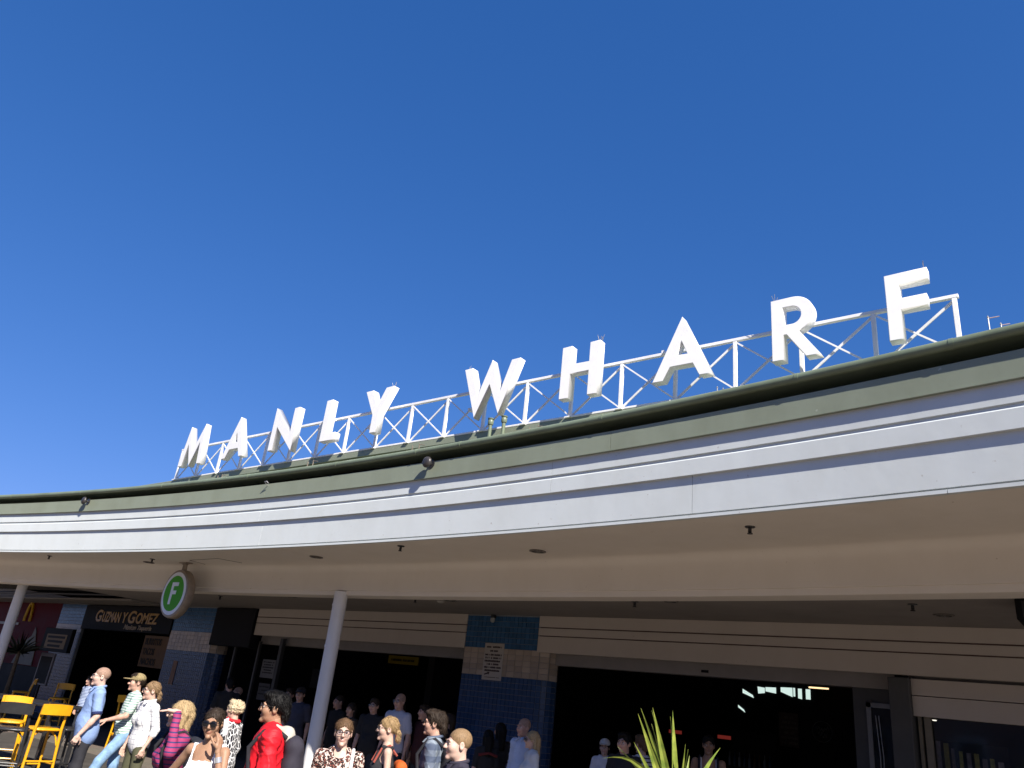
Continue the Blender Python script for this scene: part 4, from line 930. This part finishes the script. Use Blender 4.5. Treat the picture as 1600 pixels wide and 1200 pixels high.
    if collar not in (None, 'scoop'):
        mb = MB(); pts = [(.072 * math.sin(a), .012 - .074 * math.cos(a), 1.485 + .030 * (1 - math.cos(a)) * .5) for a in np.linspace(.25, 2 * math.pi - .25, 22)]
        mb.tube(pts, .015, 8)
        for k in (1, -1): mb.add([(k * .012, -.088, 1.475), (k * .07, -.068, 1.487), (k * .062, -.105, 1.445), (k * .012, -.078, 1.470), (k * .07, -.056, 1.482), (k * .062, -.09, 1.44)], [(0, 1, 2), (5, 4, 3), (0, 3, 4, 1), (1, 4, 5, 2), (2, 5, 3, 0)])
        mb.build('collar', collar, root, True)
    tm = trouser_m or mat('trousers_dark', (.03, .032, .04), .8, .2, .3, 20)
    tp = [ell((0, .008, .93), (W * .92 + .008, D * 1.05 + .01, .10), k=.05)]
    for k in (1, -1):
        kn, an = V3(*LG[k][0]), V3(*LG[k][1]); tp += [cap(hj[k], kn, .092, .07, k=.03), cap(kn, an + (an - kn) * .02, .07, .06, k=.03)]
    solid_obj('trousers', tp, .017, tm, root, .03, lambda V: .006 * nz(V, 20, 9))
    for k in (1, -1):
        an = V3(*LG[k][1]); solid_obj('shoe', [cap(an + V3(0, .02, -.045), an + V3(k * .012, -.15, -.055), .036, .03), ell(an + V3(k * .01, -.08, -.04), (.045, .09, .035))], .014, mat('shoe_black', (.03, .028, .027), .5, .4, .2, 20), root)
    # spectacles
    if glasses:
        gm = mat('glasses_frame', (.015, .012, .012), .3, .5); w_, h_ = (.029, .021) if glasses == 'sun' else (.026, .018)
        mb = MB()
        for k in (1, -1):
            lp = [(k * .032 + w_ * math.copysign(abs(math.cos(a)) ** .6, math.cos(a)), -.111 + .006 * abs(math.cos(a)), -.001 + h_ * math.copysign(abs(math.sin(a)) ** .6, math.sin(a))) for a in np.linspace(0, 2 * math.pi, 21)]
            mb.tube(lp, .0026 if glasses != 'sun' else .0034, 6)
            mb.tube([(k * .058, -.107, .006), (k * .073, -.05, .008), (k * .079, .008, .004), (k * .078, .03, -.012)], .0026, 6)
        mb.tube([(-.008, -.113, .004), (.008, -.113, .004)], .0026, 6)
        g = xf_obj(mb, HM, 'glasses', gm, root, True)
        for k in (1, -1):
            mb = MB().lathe([(.001, -.004), (.7, -.003), (1, 0), (.7, .002), (.001, .003)], (0, 0, 0), 16, 'y'); mb.v = [(k * .032 + x * w_ * .97, -.1105 + y, -.001 + z * h_ * .97) for x, y, z in mb.v]
            xf_obj(mb, HM, 'lens', mat('sun_lens', (.006, .006, .008), .08, .6) if glasses == 'sun' else clear_lens(), g, True)
    if extra: extra(root, HM, dict(W=W, D=D, A=A, sh=sh))
    return root
def cloth(name, c, var=.18, rough=.8): return mat('cloth_' + name, c, rough, .2, var, 14, .12, 160)

def cap_hat(col, brimlen=.10):
    def f(root, HM, d):
        solid_obj('cap_crown', [ell((0, .015, .052), (.088, .108, .078)), ell((0, .0, -.06), (.2, .2, .085), sub=True, k=.008)], .006, cloth('cap_%.2f' % col[0], col), root, .01, None, HM)
        solid_obj('cap_brim', [ell((0, -.105, .038), (.07, .10, .010))], .005, cloth('cap_%.2f' % col[0], col), root, .01, None, HM)
    return f
def backpack(col, strap=None, orange=None):
    def f(root, HM, d):
        D = d['D']; W = d['W']
        solid_obj('backpack', [cap((-.10, D + .09, 1.02), (.10, D + .09, 1.02), .09), cap((-.09, D + .085, 1.36), (.09, D + .085, 1.36), .075), ell((0, D + .09, 1.19), (.17, .10, .24)), ell((0, D + .17, 1.10), (.11, .05, .10), k=.02)], .014, cloth('pack_%.2f_%.2f' % (col[0], col[1]), col), root, .04, lambda V: .004 * nz(V, 25, 2))
        for k in (1, -1):
            MB().tube([(k * .10, D + .02, 1.42), (k * .115, .03, 1.485), (k * .12, -.05, 1.455), (k * .125, -D - .025, 1.33), (k * .14, -D * .8 - .02, 1.18), (k * W * .98, -.01, 1.05)], .017, 8).build('strap', cloth('strap', strap or (.02, .02, .025)), root, True)
    return f

def at(az, d): a = R(az); q = Vector((math.sin(a), math.cos(a))) * d; return (q.x * math.cos(HEAD) - q.y * math.sin(HEAD), q.x * math.sin(HEAD) + q.y * math.cos(HEAD))
# 1 man in the blue shirt
m_chambray = mat('cloth_chambray', (.22, .32, .56), .8, .2, .14, 30, .12, 160)
m_navy = cloth('navy', (.02, .028, .10))
person(-11.14, 5.42, 1.70, 84, 'man in light blue short sleeved shirt with navy sleeve bands standing by the yellow stools', m_chambray, sk=3, hair=('shaved', 'stub'), glasses='clear', hem=.78, cuff=m_navy, collar=m_chambray, build_w=1.08,
       arms={1: ((.245, .05, 1.14), (.235, -.10, .90), (0, -.35, -1), (-1, 0, 0), .6), -1: ((-.24, .05, 1.14), (-.25, -.03, .89), (0, -.2, -1), (1, 0, 0), .6)}, trouser_m=cloth('charcoal', (.028, .028, .034)))
# 2 man in cap behind her
m_mint = node_mat('cloth_mint_stripe', stripes(.034, .42, (.60, .68, .64), (.20, .33, .27)))
m_jeans = cloth('jeans', (.22, .36, .55), .35)
person(-11.45, 6.1, 1.66, 76, 'man in khaki cap and green striped polo behind the woman in the checked shirt', m_mint, sk=1, hair=('short', 'dark'), hem=.93, extra=cap_hat((.28, .22, .11)),
       arms={1: ((.26, -.10, 1.17), (.20, -.32, 1.10), (-.1, -1, -.3), (-.2, 0, -1), .35)}, trouser_m=m_jeans, legs={1: ((.11, -.26, .55), (.12, -.42, .085)), -1: ((-.1, -.01, .5), (-.105, .05, .085))})
# 3 woman in the checked shirt
m_check = node_mat('cloth_check', gridlines(.062, .08, (.66, .66, .67), (.20, .21, .26)))
person(-10.31, 5.72, 1.60, 58, 'woman in white shirt with dark check lines and sunglasses', m_check, sk=0, hair=('bun', 'sandy'), fem=True, sleeve='roll', hem=.86, glasses='sun', collar=m_check, head_yaw=-22, build_w=1.08,
       arms={1: ((.235, .06, 1.14), (.25, -.06, .90), (0, -.3, -1), (-1, 0, 0), .6)}, trouser_m=cloth('olive', (.085, .085, .05)))
# 4 woman shading her eyes
m_purple = node_mat('cloth_purple_stripe', stripes(.040, .30, (.29, .035, .11), (.035, .03, .11)))
person(-6.6, 3.98, 1.55, 74, 'blonde woman in purple striped top shading her eyes with a raised hand', m_purple, sk=3, hair=('bob', 'blonde'), fem=True, sleeve='long', glasses='sun', hem=.85, build_w=1.15, head_pitch=-4,
       arms={1: ((.315, -.11, 1.32), (.165, -.085, 1.655), (-.38, -1, .10), (.1, .1, -1), .06, -1), -1: ((-.22, .03, 1.13), (-.24, -.05, .885), (0, -.15, -1), (1, 0, 0), .5)}, extra=backpack((.02, .022, .03)), trouser_m=cloth('dark2', (.03, .03, .035)))
# 5 woman on the phone
def phone_extra(root, HM, d):
    e = MB().box(-.035, .035, -.004, .004, -.07, .07).build('phone', mat('phone_white', (.7, .7, .72), .3), root, bevel=.003)
    e.matrix_local = Matrix.Translation((.125, -.025, 1.612)) @ Matrix.Rotation(R(82), 4, 'Z') @ Matrix.Rotation(R(-14), 4, 'Y')
    s_ = MB().box(-.028, .028, .004, .0052, -.055, .055).build('phone_screen', m_black, e)
    solid_obj('shoulder_bag', [ell((.30, -.03, 1.02), (.09, .15, .15)), cap((.28, -.08, 1.12), (.30, .08, 1.16), .05)], .014, cloth('beige', (.42, .36, .28), .4), root, .05, lambda V: .006 * nz(V, 40, 2))
    w = d['A'][1]; a, b = V3(*w[1]), V3(*w[0]); MB().tube([a + (b - a) * .16, a + (b - a) * .30], .031, 14).build('bracelet', mat('silver_cuff', (.55, .56, .6), .3, .5, metal=.6), root, True)
person(-5.77, 3.77, 1.55, 24, 'woman in white tank top and sunglasses holding a phone to her ear', cloth('white_tank', (.82, .82, .84), .05), sk=2, hair=('tied', 'dark'), fem=True, sleeve='tank', glasses='sun', head_yaw=8, head_pitch=3,
       arms={1: ((.235, -.13, 1.14), (.150, -.135, 1.43), (-.12, .22, 1), (-1, .25, 0), .28), -1: ((-.33, .10, 1.20), (-.46, .02, .98), (-.3, -.3, -1), (1, 0, 0), .4)}, extra=phone_extra, trouser_m=m_jeans)
# 6 curly haired woman
m_trib = node_mat('cloth_tribal', tribal)
def scarf(root, HM, d): MB().tube([(.08 * math.sin(a), .01 - .085 * math.cos(a), 1.49 + .012 * math.cos(a)) for a in np.linspace(0, 2 * math.pi, 20)], .026, 8).build('scarf', cloth('red_scarf', (.55, .02, .03)), root, True)
person(-9.0, 6.13, 1.50, 118, 'curly blonde woman in black and white patterned top with red scarf', m_trib, sk=0, hair=('curly', 'white'), fem=True, sleeve='long', build_w=1.15, extra=scarf)
# 7 man in the red jacket
m_redj = cloth('red_jacket', (.58, .012, .022), .2, .55)
def hood(root, HM, d):
    solid_obj('hood', [cap((.09, .04, 1.475), (0, .13, 1.45), .036, .05), cap((-.09, .04, 1.475), (0, .13, 1.45), .036, .05), cap((.085, .03, 1.475), (.05, -.07, 1.455), .03, .02), cap((-.085, .03, 1.475), (-.05, -.07, 1.455), .03, .02), ell((0, .14, 1.42), (.10, .05, .07))], .011, cloth('hood_grey', (.48, .44, .38), .2), root, .03, lambda V: .004 * nz(V, 40, 4))
    backpack((.035, .032, .045))(root, HM, d)
    MB().box(-.02, .02, 0, .01, -.06, .06).build('reflective_patch', cloth('patch', (.06, .06, .065)), root).matrix_local = Matrix.Translation((.262, .0, 1.30)) @ Matrix.Rotation(R(90), 4, 'Z')
person(-5.59, 4.18, 1.71, 92, 'man in bright red jacket with grey hood and dark backpack', m_redj, sk=2, hair=('full', 'black'), sleeve='jacket', glasses='clear', hem=.80, extra=hood, build_w=1.08, head_pitch=-3)
# 8 woman with glasses
m_leo = node_mat('cloth_leopard', leopard)
def white_strap(root, HM, d): MB().tube([(.12, -.115, 1.1), (.125, -.112, 1.3), (.125, -.06, 1.46), (.12, .03, 1.485), (.11, .11, 1.35)], .016, 8).build('bag_strap', cloth('white_strap', (.75, .75, .78), .05), root, True)
person(-5.46, 4.82, 1.56, 4, 'woman with dark framed glasses in leopard print top facing the camera', m_leo, sk=3, hair=('tied', 'brown'), fem=True, sleeve='short', glasses='clear', collar='scoop', extra=white_strap, head_yaw=4, build_w=1.1)
# 9 woman with the bun
def orange_bag(root, HM, d):
    D = d['D']; solid_obj('backpack', [cap((-.10, D + .08, 1.02), (.10, D + .08, 1.02), .07), cap((-.10, D + .08, 1.27), (.10, D + .08, 1.27), .065), ell((0, D + .10, 1.14), (.16, .08, .17))], .014, cloth('orange', (.50, .10, .02)), root, .04)
    MB().lathe([(.012, -.014), (.024, -.008), (.026, .008), (.012, .014)], (0, 0, 0), 12, 'y').build('hair_tie', cloth('magenta', (.4, .02, .12)), root, True).matrix_local = HM @ Matrix.Translation((0, .108, -.058))
    for k in (1, -1): MB().tube([(k * .10, D + .02, 1.38), (k * .105, .03, 1.475), (k * .11, -.05, 1.44), (k * .12, -D - .015, 1.3)], .012, 8).build('strap', cloth('rust_strap', (.30, .07, .05)), root, True)
person(-5.96, 5.83, 1.58, 84, 'woman with a low bun and glasses in black tank top with orange bag', cloth('black_tank', (.022, .022, .026)), sk=0, hair=('bun', 'ash'), fem=True, sleeve='tank', glasses='clear', extra=orange_bag, build_w=1.1)
# 10 man in plaid
m_plaid = node_mat('cloth_plaid', plaid((.085, .11, .16), (.20, .235, .28), (.05, .065, .11)))
person(-5.7, 6.21, 1.68, 97, 'dark haired man in blue grey plaid shirt with black shoulder straps', m_plaid, sk=1, hair=('full', 'dark'), sleeve='long', glasses='sun', collar=m_plaid, extra=backpack((.025, .025, .03)), head_pitch=-3)
# 11 short haired blond man
person(-4.2, 4.87, 1.61, 72, 'man with cropped sandy hair in dark collared shirt at the bottom edge', cloth('dark_shirt', (.035, .032, .05)), sk=3, hair=('shaved', 'sandy'), sleeve='short', collar=cloth('dark_shirt', (.035, .032, .05)))
# people in the shade of the canopy
person(-6.85, 9.25, 1.66, 48, 'bald man in pale blue shirt in the shade before the broad blue pillar', cloth('pale_blue', (.45, .52, .66), .08), sk=1, hair=('shaved', 'stub'), sleeve='long', lod=0, collar=cloth('pale_blue', (.45, .52, .66), .08))
person(-6.55, 9.05, 1.52, 72, 'woman with long blonde hair and sunglasses in the shade beside the bald man', cloth('pale_top', (.55, .56, .56), .08), sk=0, hair=('long', 'blonde'), fem=True, glasses='sun', lod=0)
person(-7.65, 9.75, 1.55, 150, 'taller of two dark haired women before the broad blue pillar', cloth('black_top', (.02, .02, .022)), sk=1, hair=('long', 'black'), fem=True, lod=0)
def red_strap(root, HM, d): MB().tube([(-.16, .1, 1.36), (0, .125, 1.40), (.16, .09, 1.36)], .022, 8).build('bag_strap', cloth('coral', (.12, .02, .02)), root, True)
person(-7.5, 9.3, 1.45, 165, 'shorter dark haired woman with coral strap before the broad blue pillar', cloth('black_top', (.02, .02, .022)), sk=1, hair=('long', 'black'), fem=True, lod=0, extra=red_strap)
person(-6.31, 10.49, 1.50, 8, 'woman in white cap and white top with dark shoulder strap in the shade', cloth('white_tee', (.6, .6, .64), .08), sk=0, hair=('long', 'black'), fem=True, lod=0, extra=cap_hat((.55, .53, .5)))
person(-5.26, 9.21, 1.64, 28, 'dark haired person in black top in the shade left of the spiky plant', cloth('black_top', (.02, .02, .022)), sk=1, hair=('full', 'black'), lod=0)
m_bwst = node_mat('cloth_bw_stripe', stripes(.05, .35, (.45, .46, .5), (.03, .03, .05)))
person(-5.45, 10.0, 1.62, 140, 'person in black and white striped top half hidden behind the spiky plant', m_bwst, sk=1, hair=('full', 'brown'), fem=True, lod=0)
person(-4.81, 10.67, 1.71, 0, 'person in pale singlet with dark shoulder strap right of the spiky plant', cloth('grey_tank', (.5, .5, .55), .08), sk=4, hair=('short', 'black'), sleeve='tank', lod=0, extra=backpack((.02, .02, .02)))
person(-9.85, 9.8, 1.79, 35, 'tall man in pale grey t-shirt standing in the dark passage', cloth('grey_tee', (.42, .43, .5), .08), sk=1, hair=('shaved', 'stub'), glasses='clear', lod=0)
person(-10.33, 9.69, 1.67, 25, 'man in dark clothes and glasses just right of the front column', cloth('black_top', (.02, .02, .022)), sk=1, hair=('short', 'dark'), glasses='clear', lod=0)
person(-11.74, 10.13, 1.64, 55, 'balding man in dark clothes behind the front column', cloth('black_top', (.02, .02, .022)), sk=1, hair=('shaved', 'dark'), lod=0)
person(-12.2, 9.6, 1.70, 20, 'person in dark cap left of the front column', cloth('slate', (.05, .05, .07)), sk=1, hair=('short', 'dark'), lod=0, extra=cap_hat((.03, .03, .035)))
person(-14.5, 9.85, 1.56, 70, 'bald man in dark clothes in the shade behind the curly haired woman', cloth('black_top', (.02, .02, .022)), sk=0, hair=('shaved', 'stub'), lod=0)
m_tat = node_mat('cloth_dark_print', tribal)
person(-14.3, 9.5, 1.72, 170, 'dark haired person in black top with pale printed sleeve in the shade', cloth('black_top', (.02, .02, .022)), sk=1, hair=('full', 'black'), lod=0, sleeve='short')
person(-10.9, 10.9, 1.62, 10, 'dim figure deep in the passage behind the plaid shirt man', cloth('brown_top', (.06, .045, .035)), sk=1, hair=('full', 'dark'), lod=0)
person(-10.98, 9.78, 1.55, 40, 'dim woman in brown top just behind the woman with dark glasses', cloth('brown_top', (.06, .045, .035)), sk=1, hair=('long', 'dark'), fem=True, lod=0)
person(-9.45, 10.0, 1.66, 60, 'dim man in dark red top right of the tall man in grey', cloth('maroon_top', (.05, .015, .015)), sk=1, hair=('short', 'dark'), lod=0)
person(-8.85, 9.95, 1.58, 120, 'dim woman in black left of the broad blue pillar', cloth('black_top', (.02, .02, .022)), sk=1, hair=('bob', 'dark'), fem=True, lod=0)
person(-12.9, 9.9, 1.66, 30, 'dim man in grey top behind the red jacket man', cloth('slate', (.05, .05, .07)), sk=1, hair=('short', 'dark'), lod=0)
m_blst = node_mat('cloth_blue_stripe', stripes(.036, .4, (.36, .42, .55), (.06, .09, .2)))
person(*at(-24.6, 20.5), 1.42, 60, 'person in blue and white striped top behind the yellow stools', m_blst, sk=1, hair=('short', 'dark'), lod=0)

# ------------------------------------------------------------------ bar stools and table
m_stool_y = mat('stool_yellow', (.68, .33, .008), .35, .5, .12, 14); m_stool_k = mat('stool_black', (.022, .022, .024), .35, .5, .2, 14)
def stool(u, n, rz, m, lab):
    e = tag(empty('bar_stool', (u, n, 0), rz), lab, 'stool', 'bentwood bar stools')
    # the sitter faces -Y; back legs run up into the back posts
    for k in (1, -1):
        MB().tube([(k * .225, .22, 0), (k * .205, .19, .40), (k * .19, .175, .76), (k * .185, .20, .92), (k * .195, .245, 1.10)], [.018, .02, .021, .019, .016], 8).build('back_leg', m, e, True)
        MB().tube([(k * .22, -.22, 0), (k * .18, -.17, .74)], [.017, .02], 8).build('front_leg', m, e, True)
        MB().tube([(k * .185, .17, .55), (k * .165, .12, .66), (k * .10, .12, .725), (k * .04, .13, .735)], .012, 8).build('bent_brace', m, e, True)
    solid_obj('seat', [cap((-.13, -.12, .757), (.13, -.12, .757), .06, sc=(1, 1.2, .33)), cap((-.13, .10, .757), (.13, .10, .757), .07, sc=(1, 1.2, .30)), ell((0, 0, .757), (.21, .20, .022))], .012, m, e, .03)
    V = []; F = []
    for i, a in enumerate(np.linspace(-1, 1, 11)):
        x = .215 * a; y = .262 - .035 * (1 - a * a) * -1; 
        for dy in (0, .02):
            for z in (.965, 1.105): V.append((x, y + dy - .02 + (z - .965) * .12, z + (.012 * (1 - a * a) if z > 1 else 0)))
    for i in range(10):
        b = i * 4; F += [(b, b + 4, b + 5, b + 1), (b + 2, b + 3, b + 7, b + 6), (b, b + 2, b + 6, b + 4), (b + 1, b + 5, b + 7, b + 3)]
    F += [(0, 1, 3, 2), (40, 42, 43, 41)]
    bo = mesh_obj('back_rest', V, F, m, e); smooth_angle(bo)
    for a, b in (((.21, .205, .30), (.205, -.205, .30)), ((-.21, .205, .30), (-.205, -.205, .30)), ((.205, -.205, .26), (-.205, -.205, .26)), ((.21, .205, .34), (-.21, .205, .34))):
        MB().tube([a, b], .012, 8).build('foot_rail', m, e, True)
    return e
p1 = at(-26.4, 14.3); stool(*p1, R(40 - 190 + 62), m_stool_y, 'sunlit yellow stool with its whole curved back in view')
p2 = at(-28.2, 15.2); stool(*p2, R(40 + 25), m_stool_y, 'yellow stool behind the black stool at the left edge')
p3 = at(-27.9, 13.9); stool(*p3, R(40 + 200), m_stool_k, 'glossy black stool at the left edge')
p4 = at(-28.1, 25.5); stool(*p4, R(40 - 60), m_stool_y, 'dim yellow stool in the shade, left of two')
p5 = at(-26.0, 23.8); stool(*p5, R(40 + 10), m_stool_y, 'dim yellow stool in the shade, right of two')
p6 = at(-21.9, 20.2); stool(*p6, R(40 + 170), m_stool_y, 'dim yellow stool between the blue shirt man and the man in the cap')
p7 = at(-25.1, 14.6); stool(*p7, R(40 + 150), m_stool_k, 'black stool behind the blue shirt man')
tb = tag(empty('bar_table', (*at(-27.6, 16.4), 0), R(8)), 'long black bar table behind the yellow stools', 'table')
MB().box(-1.3, 1.3, -.32, .32, .99, 1.03).build('table_top', m_stool_k, tb, bevel=.008)
for sx_ in (-1.15, 1.15):
    for sy in (-.25, .25): MB().box(sx_ - .025, sx_ + .025, sy - .025, sy + .025, 0, .99).build('leg', m_stool_k, tb)

# ------------------------------------------------------------------ spiky plants
def spiky(u, n, z0, leaves, m, lab, pot_m, trunk_r=.04):
    e = tag(empty('spiky_plant', (u, n, 0)), lab, 'plant')
    MB().lathe([(.16, 0), (.22, .42), (.23, .45), (.20, .45), (.19, .40)], (0, 0, 0), 20).build('pot', pot_m, e, True)
    MB().tube([(0, 0, .38), (.012, .0, z0 * .6), (0, 0, z0 + .03)], [trunk_r * 1.3, trunk_r, trunk_r * .8], 10).build('trunk', mat('plant_trunk', (.16, .12, .08), .9, .2, .4, 20, .5, 40), e, True)
    for (tx, ty, tz, w, droop) in leaves:
        tip = Vector((tx, ty, tz)); base = Vector((tx * .03, ty * .03, z0 + rng.uniform(-.06, .04))); d = tip - base
        side = d.cross(Vector((ty + .01, -tx, .3))).normalized(); nrm = side.cross(d).normalized(); V = []; F = []; N = 9
        for i in range(N):
            t = i / (N - 1); p = base + d * t + Vector((0, 0, droop)) * (math.sin(math.pi * t)); ww = 1.7 * w * (.55 + .9 * t * (1 - t) * 2) * (1 - t ** 2.2) + .0006
            V += [p - side * ww, p + nrm * ww * .55, p + side * ww, p + nrm * (ww * .35 - .0015)]
        for i in range(N - 1):
            b = i * 4
            F += [(b, b + 1, b + 5, b + 4), (b + 1, b + 2, b + 6, b + 5), (b + 2, b + 3, b + 7, b + 6), (b + 3, b, b + 4, b + 7)]
        F += [(0, 3, 2, 1), (N * 4 - 4, N * 4 - 3, N * 4 - 2, N * 4 - 1)]
        o = mesh_obj('leaf', V, F, m, e)
    return e
m_leaf = bpy.data.materials.new('yucca_leaf'); m_leaf.use_nodes = True
def _lf():
    n = m_leaf.node_tree.nodes; l = m_leaf.node_tree.links; b = n['Principled BSDF']; b.inputs['Roughness'].default_value = .4
    tc = n.new('ShaderNodeTexCoord'); t = n.new('ShaderNodeTexNoise'); t.inputs['Scale'].default_value = 14; l.new(tc.outputs['Object'], t.inputs['Vector'])
    r = n.new('ShaderNodeValToRGB'); r.color_ramp.elements[0].position = .35; r.color_ramp.elements[1].position = .65
    r.color_ramp.elements[0].color = (.15, .22, .03, 1); r.color_ramp.elements[1].color = (.36, .41, .07, 1); l.new(t.outputs['Fac'], r.inputs[0]); l.new(r.outputs[0], b.inputs['Base Color'])
    tr = n.new('ShaderNodeBsdfTranslucent'); l.new(r.outputs[0], tr.inputs['Color']); mx = n.new('ShaderNodeMixShader'); mx.inputs[0].default_value = .25
    l.new(b.outputs[0], mx.inputs[1]); l.new(tr.outputs[0], mx.inputs[2]); l.new(mx.outputs[0], n['Material Output'].inputs[0])
_lf()
pu, pn = at(13.9, 4.8)
rt = Vector((math.cos(HEAD), math.sin(HEAD), 0)); dp = Vector((-math.sin(HEAD), math.cos(HEAD), 0))
def LV(r, f, z, w=.014, dr=.02): v = rt * r + dp * f; return (v.x, v.y, z, w, dr)
near = [LV(-.25, -.05, 1.845, .013), LV(-.215, .05, 1.875, .011), LV(-.165, -.03, 1.885, .014), LV(-.15, .06, 1.87, .012), LV(-.055, -.04, 1.883, .013), LV(-.045, .05, 1.85, .015), LV(.03, -.06, 1.695, .013), LV(.26, .12, 1.715, .010, .06), LV(.30, -.08, 1.61, .017, .09), LV(-.42, .0, 1.60, .010, .12),
        LV(-.30, -.22, 1.48, .016), LV(.2, -.3, 1.5, .016), LV(.36, .25, 1.45, .016), LV(-.36, .3, 1.5, .016), LV(.1, .4, 1.52, .016), LV(-.1, -.4, 1.45, .016), LV(.42, .0, 1.38, .016), LV(-.45, .1, 1.35, .016), LV(-.1, .1, 1.78, .012), LV(.08, .1, 1.66, .013), LV(-.14, .10, 1.80, .012), LV(.0, -.12, 1.72, .012), LV(.13, .05, 1.60, .012), LV(-.32, .14, 1.66, .012), LV(-.28, -.12, 1.70, .011), LV(.2, .2, 1.58, .013)]
spiky(pu, pn, 1.30, near, m_leaf, 'sunlit yellow green plant with long spiky leaves at the bottom edge', mat('pot_grey', (.2, .2, .2), .7, .3, .2, 8))
far = []
for i in range(46):
    a = rng.uniform(0, 2 * math.pi); el_ = rng.uniform(-.3, 1.3); L = rng.uniform(.5, .75); far.append((L * math.cos(a) * math.cos(el_), L * math.sin(a) * math.cos(el_), 1.72 + L * math.sin(el_), .022, .03))
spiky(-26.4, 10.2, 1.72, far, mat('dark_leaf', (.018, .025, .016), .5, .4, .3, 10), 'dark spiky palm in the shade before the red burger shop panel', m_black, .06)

dl = tag(empty('shop_lamp', (-2.47, 12.95, 2.24)), 'small glowing ceiling lamp behind the window at the right edge', 'light')
MB().lathe([(.05, .03), (.055, 0), (.03, -.002)], (0, 0, 0), 16).build('housing', m_steel, dl, True)
MB().lathe([(.03, .0), (.028, -.012), (.005, -.016)], (0, 0, 0), 14).build('bulb', mat('bulb_warm', (.6, .6, .5), .4, emit=(1, .95, .8), es=.8), dl, True)
MB().tube([(0, 0, .03), (0, 0, 1.36)], .006, 6).build('cord', m_steel, dl)
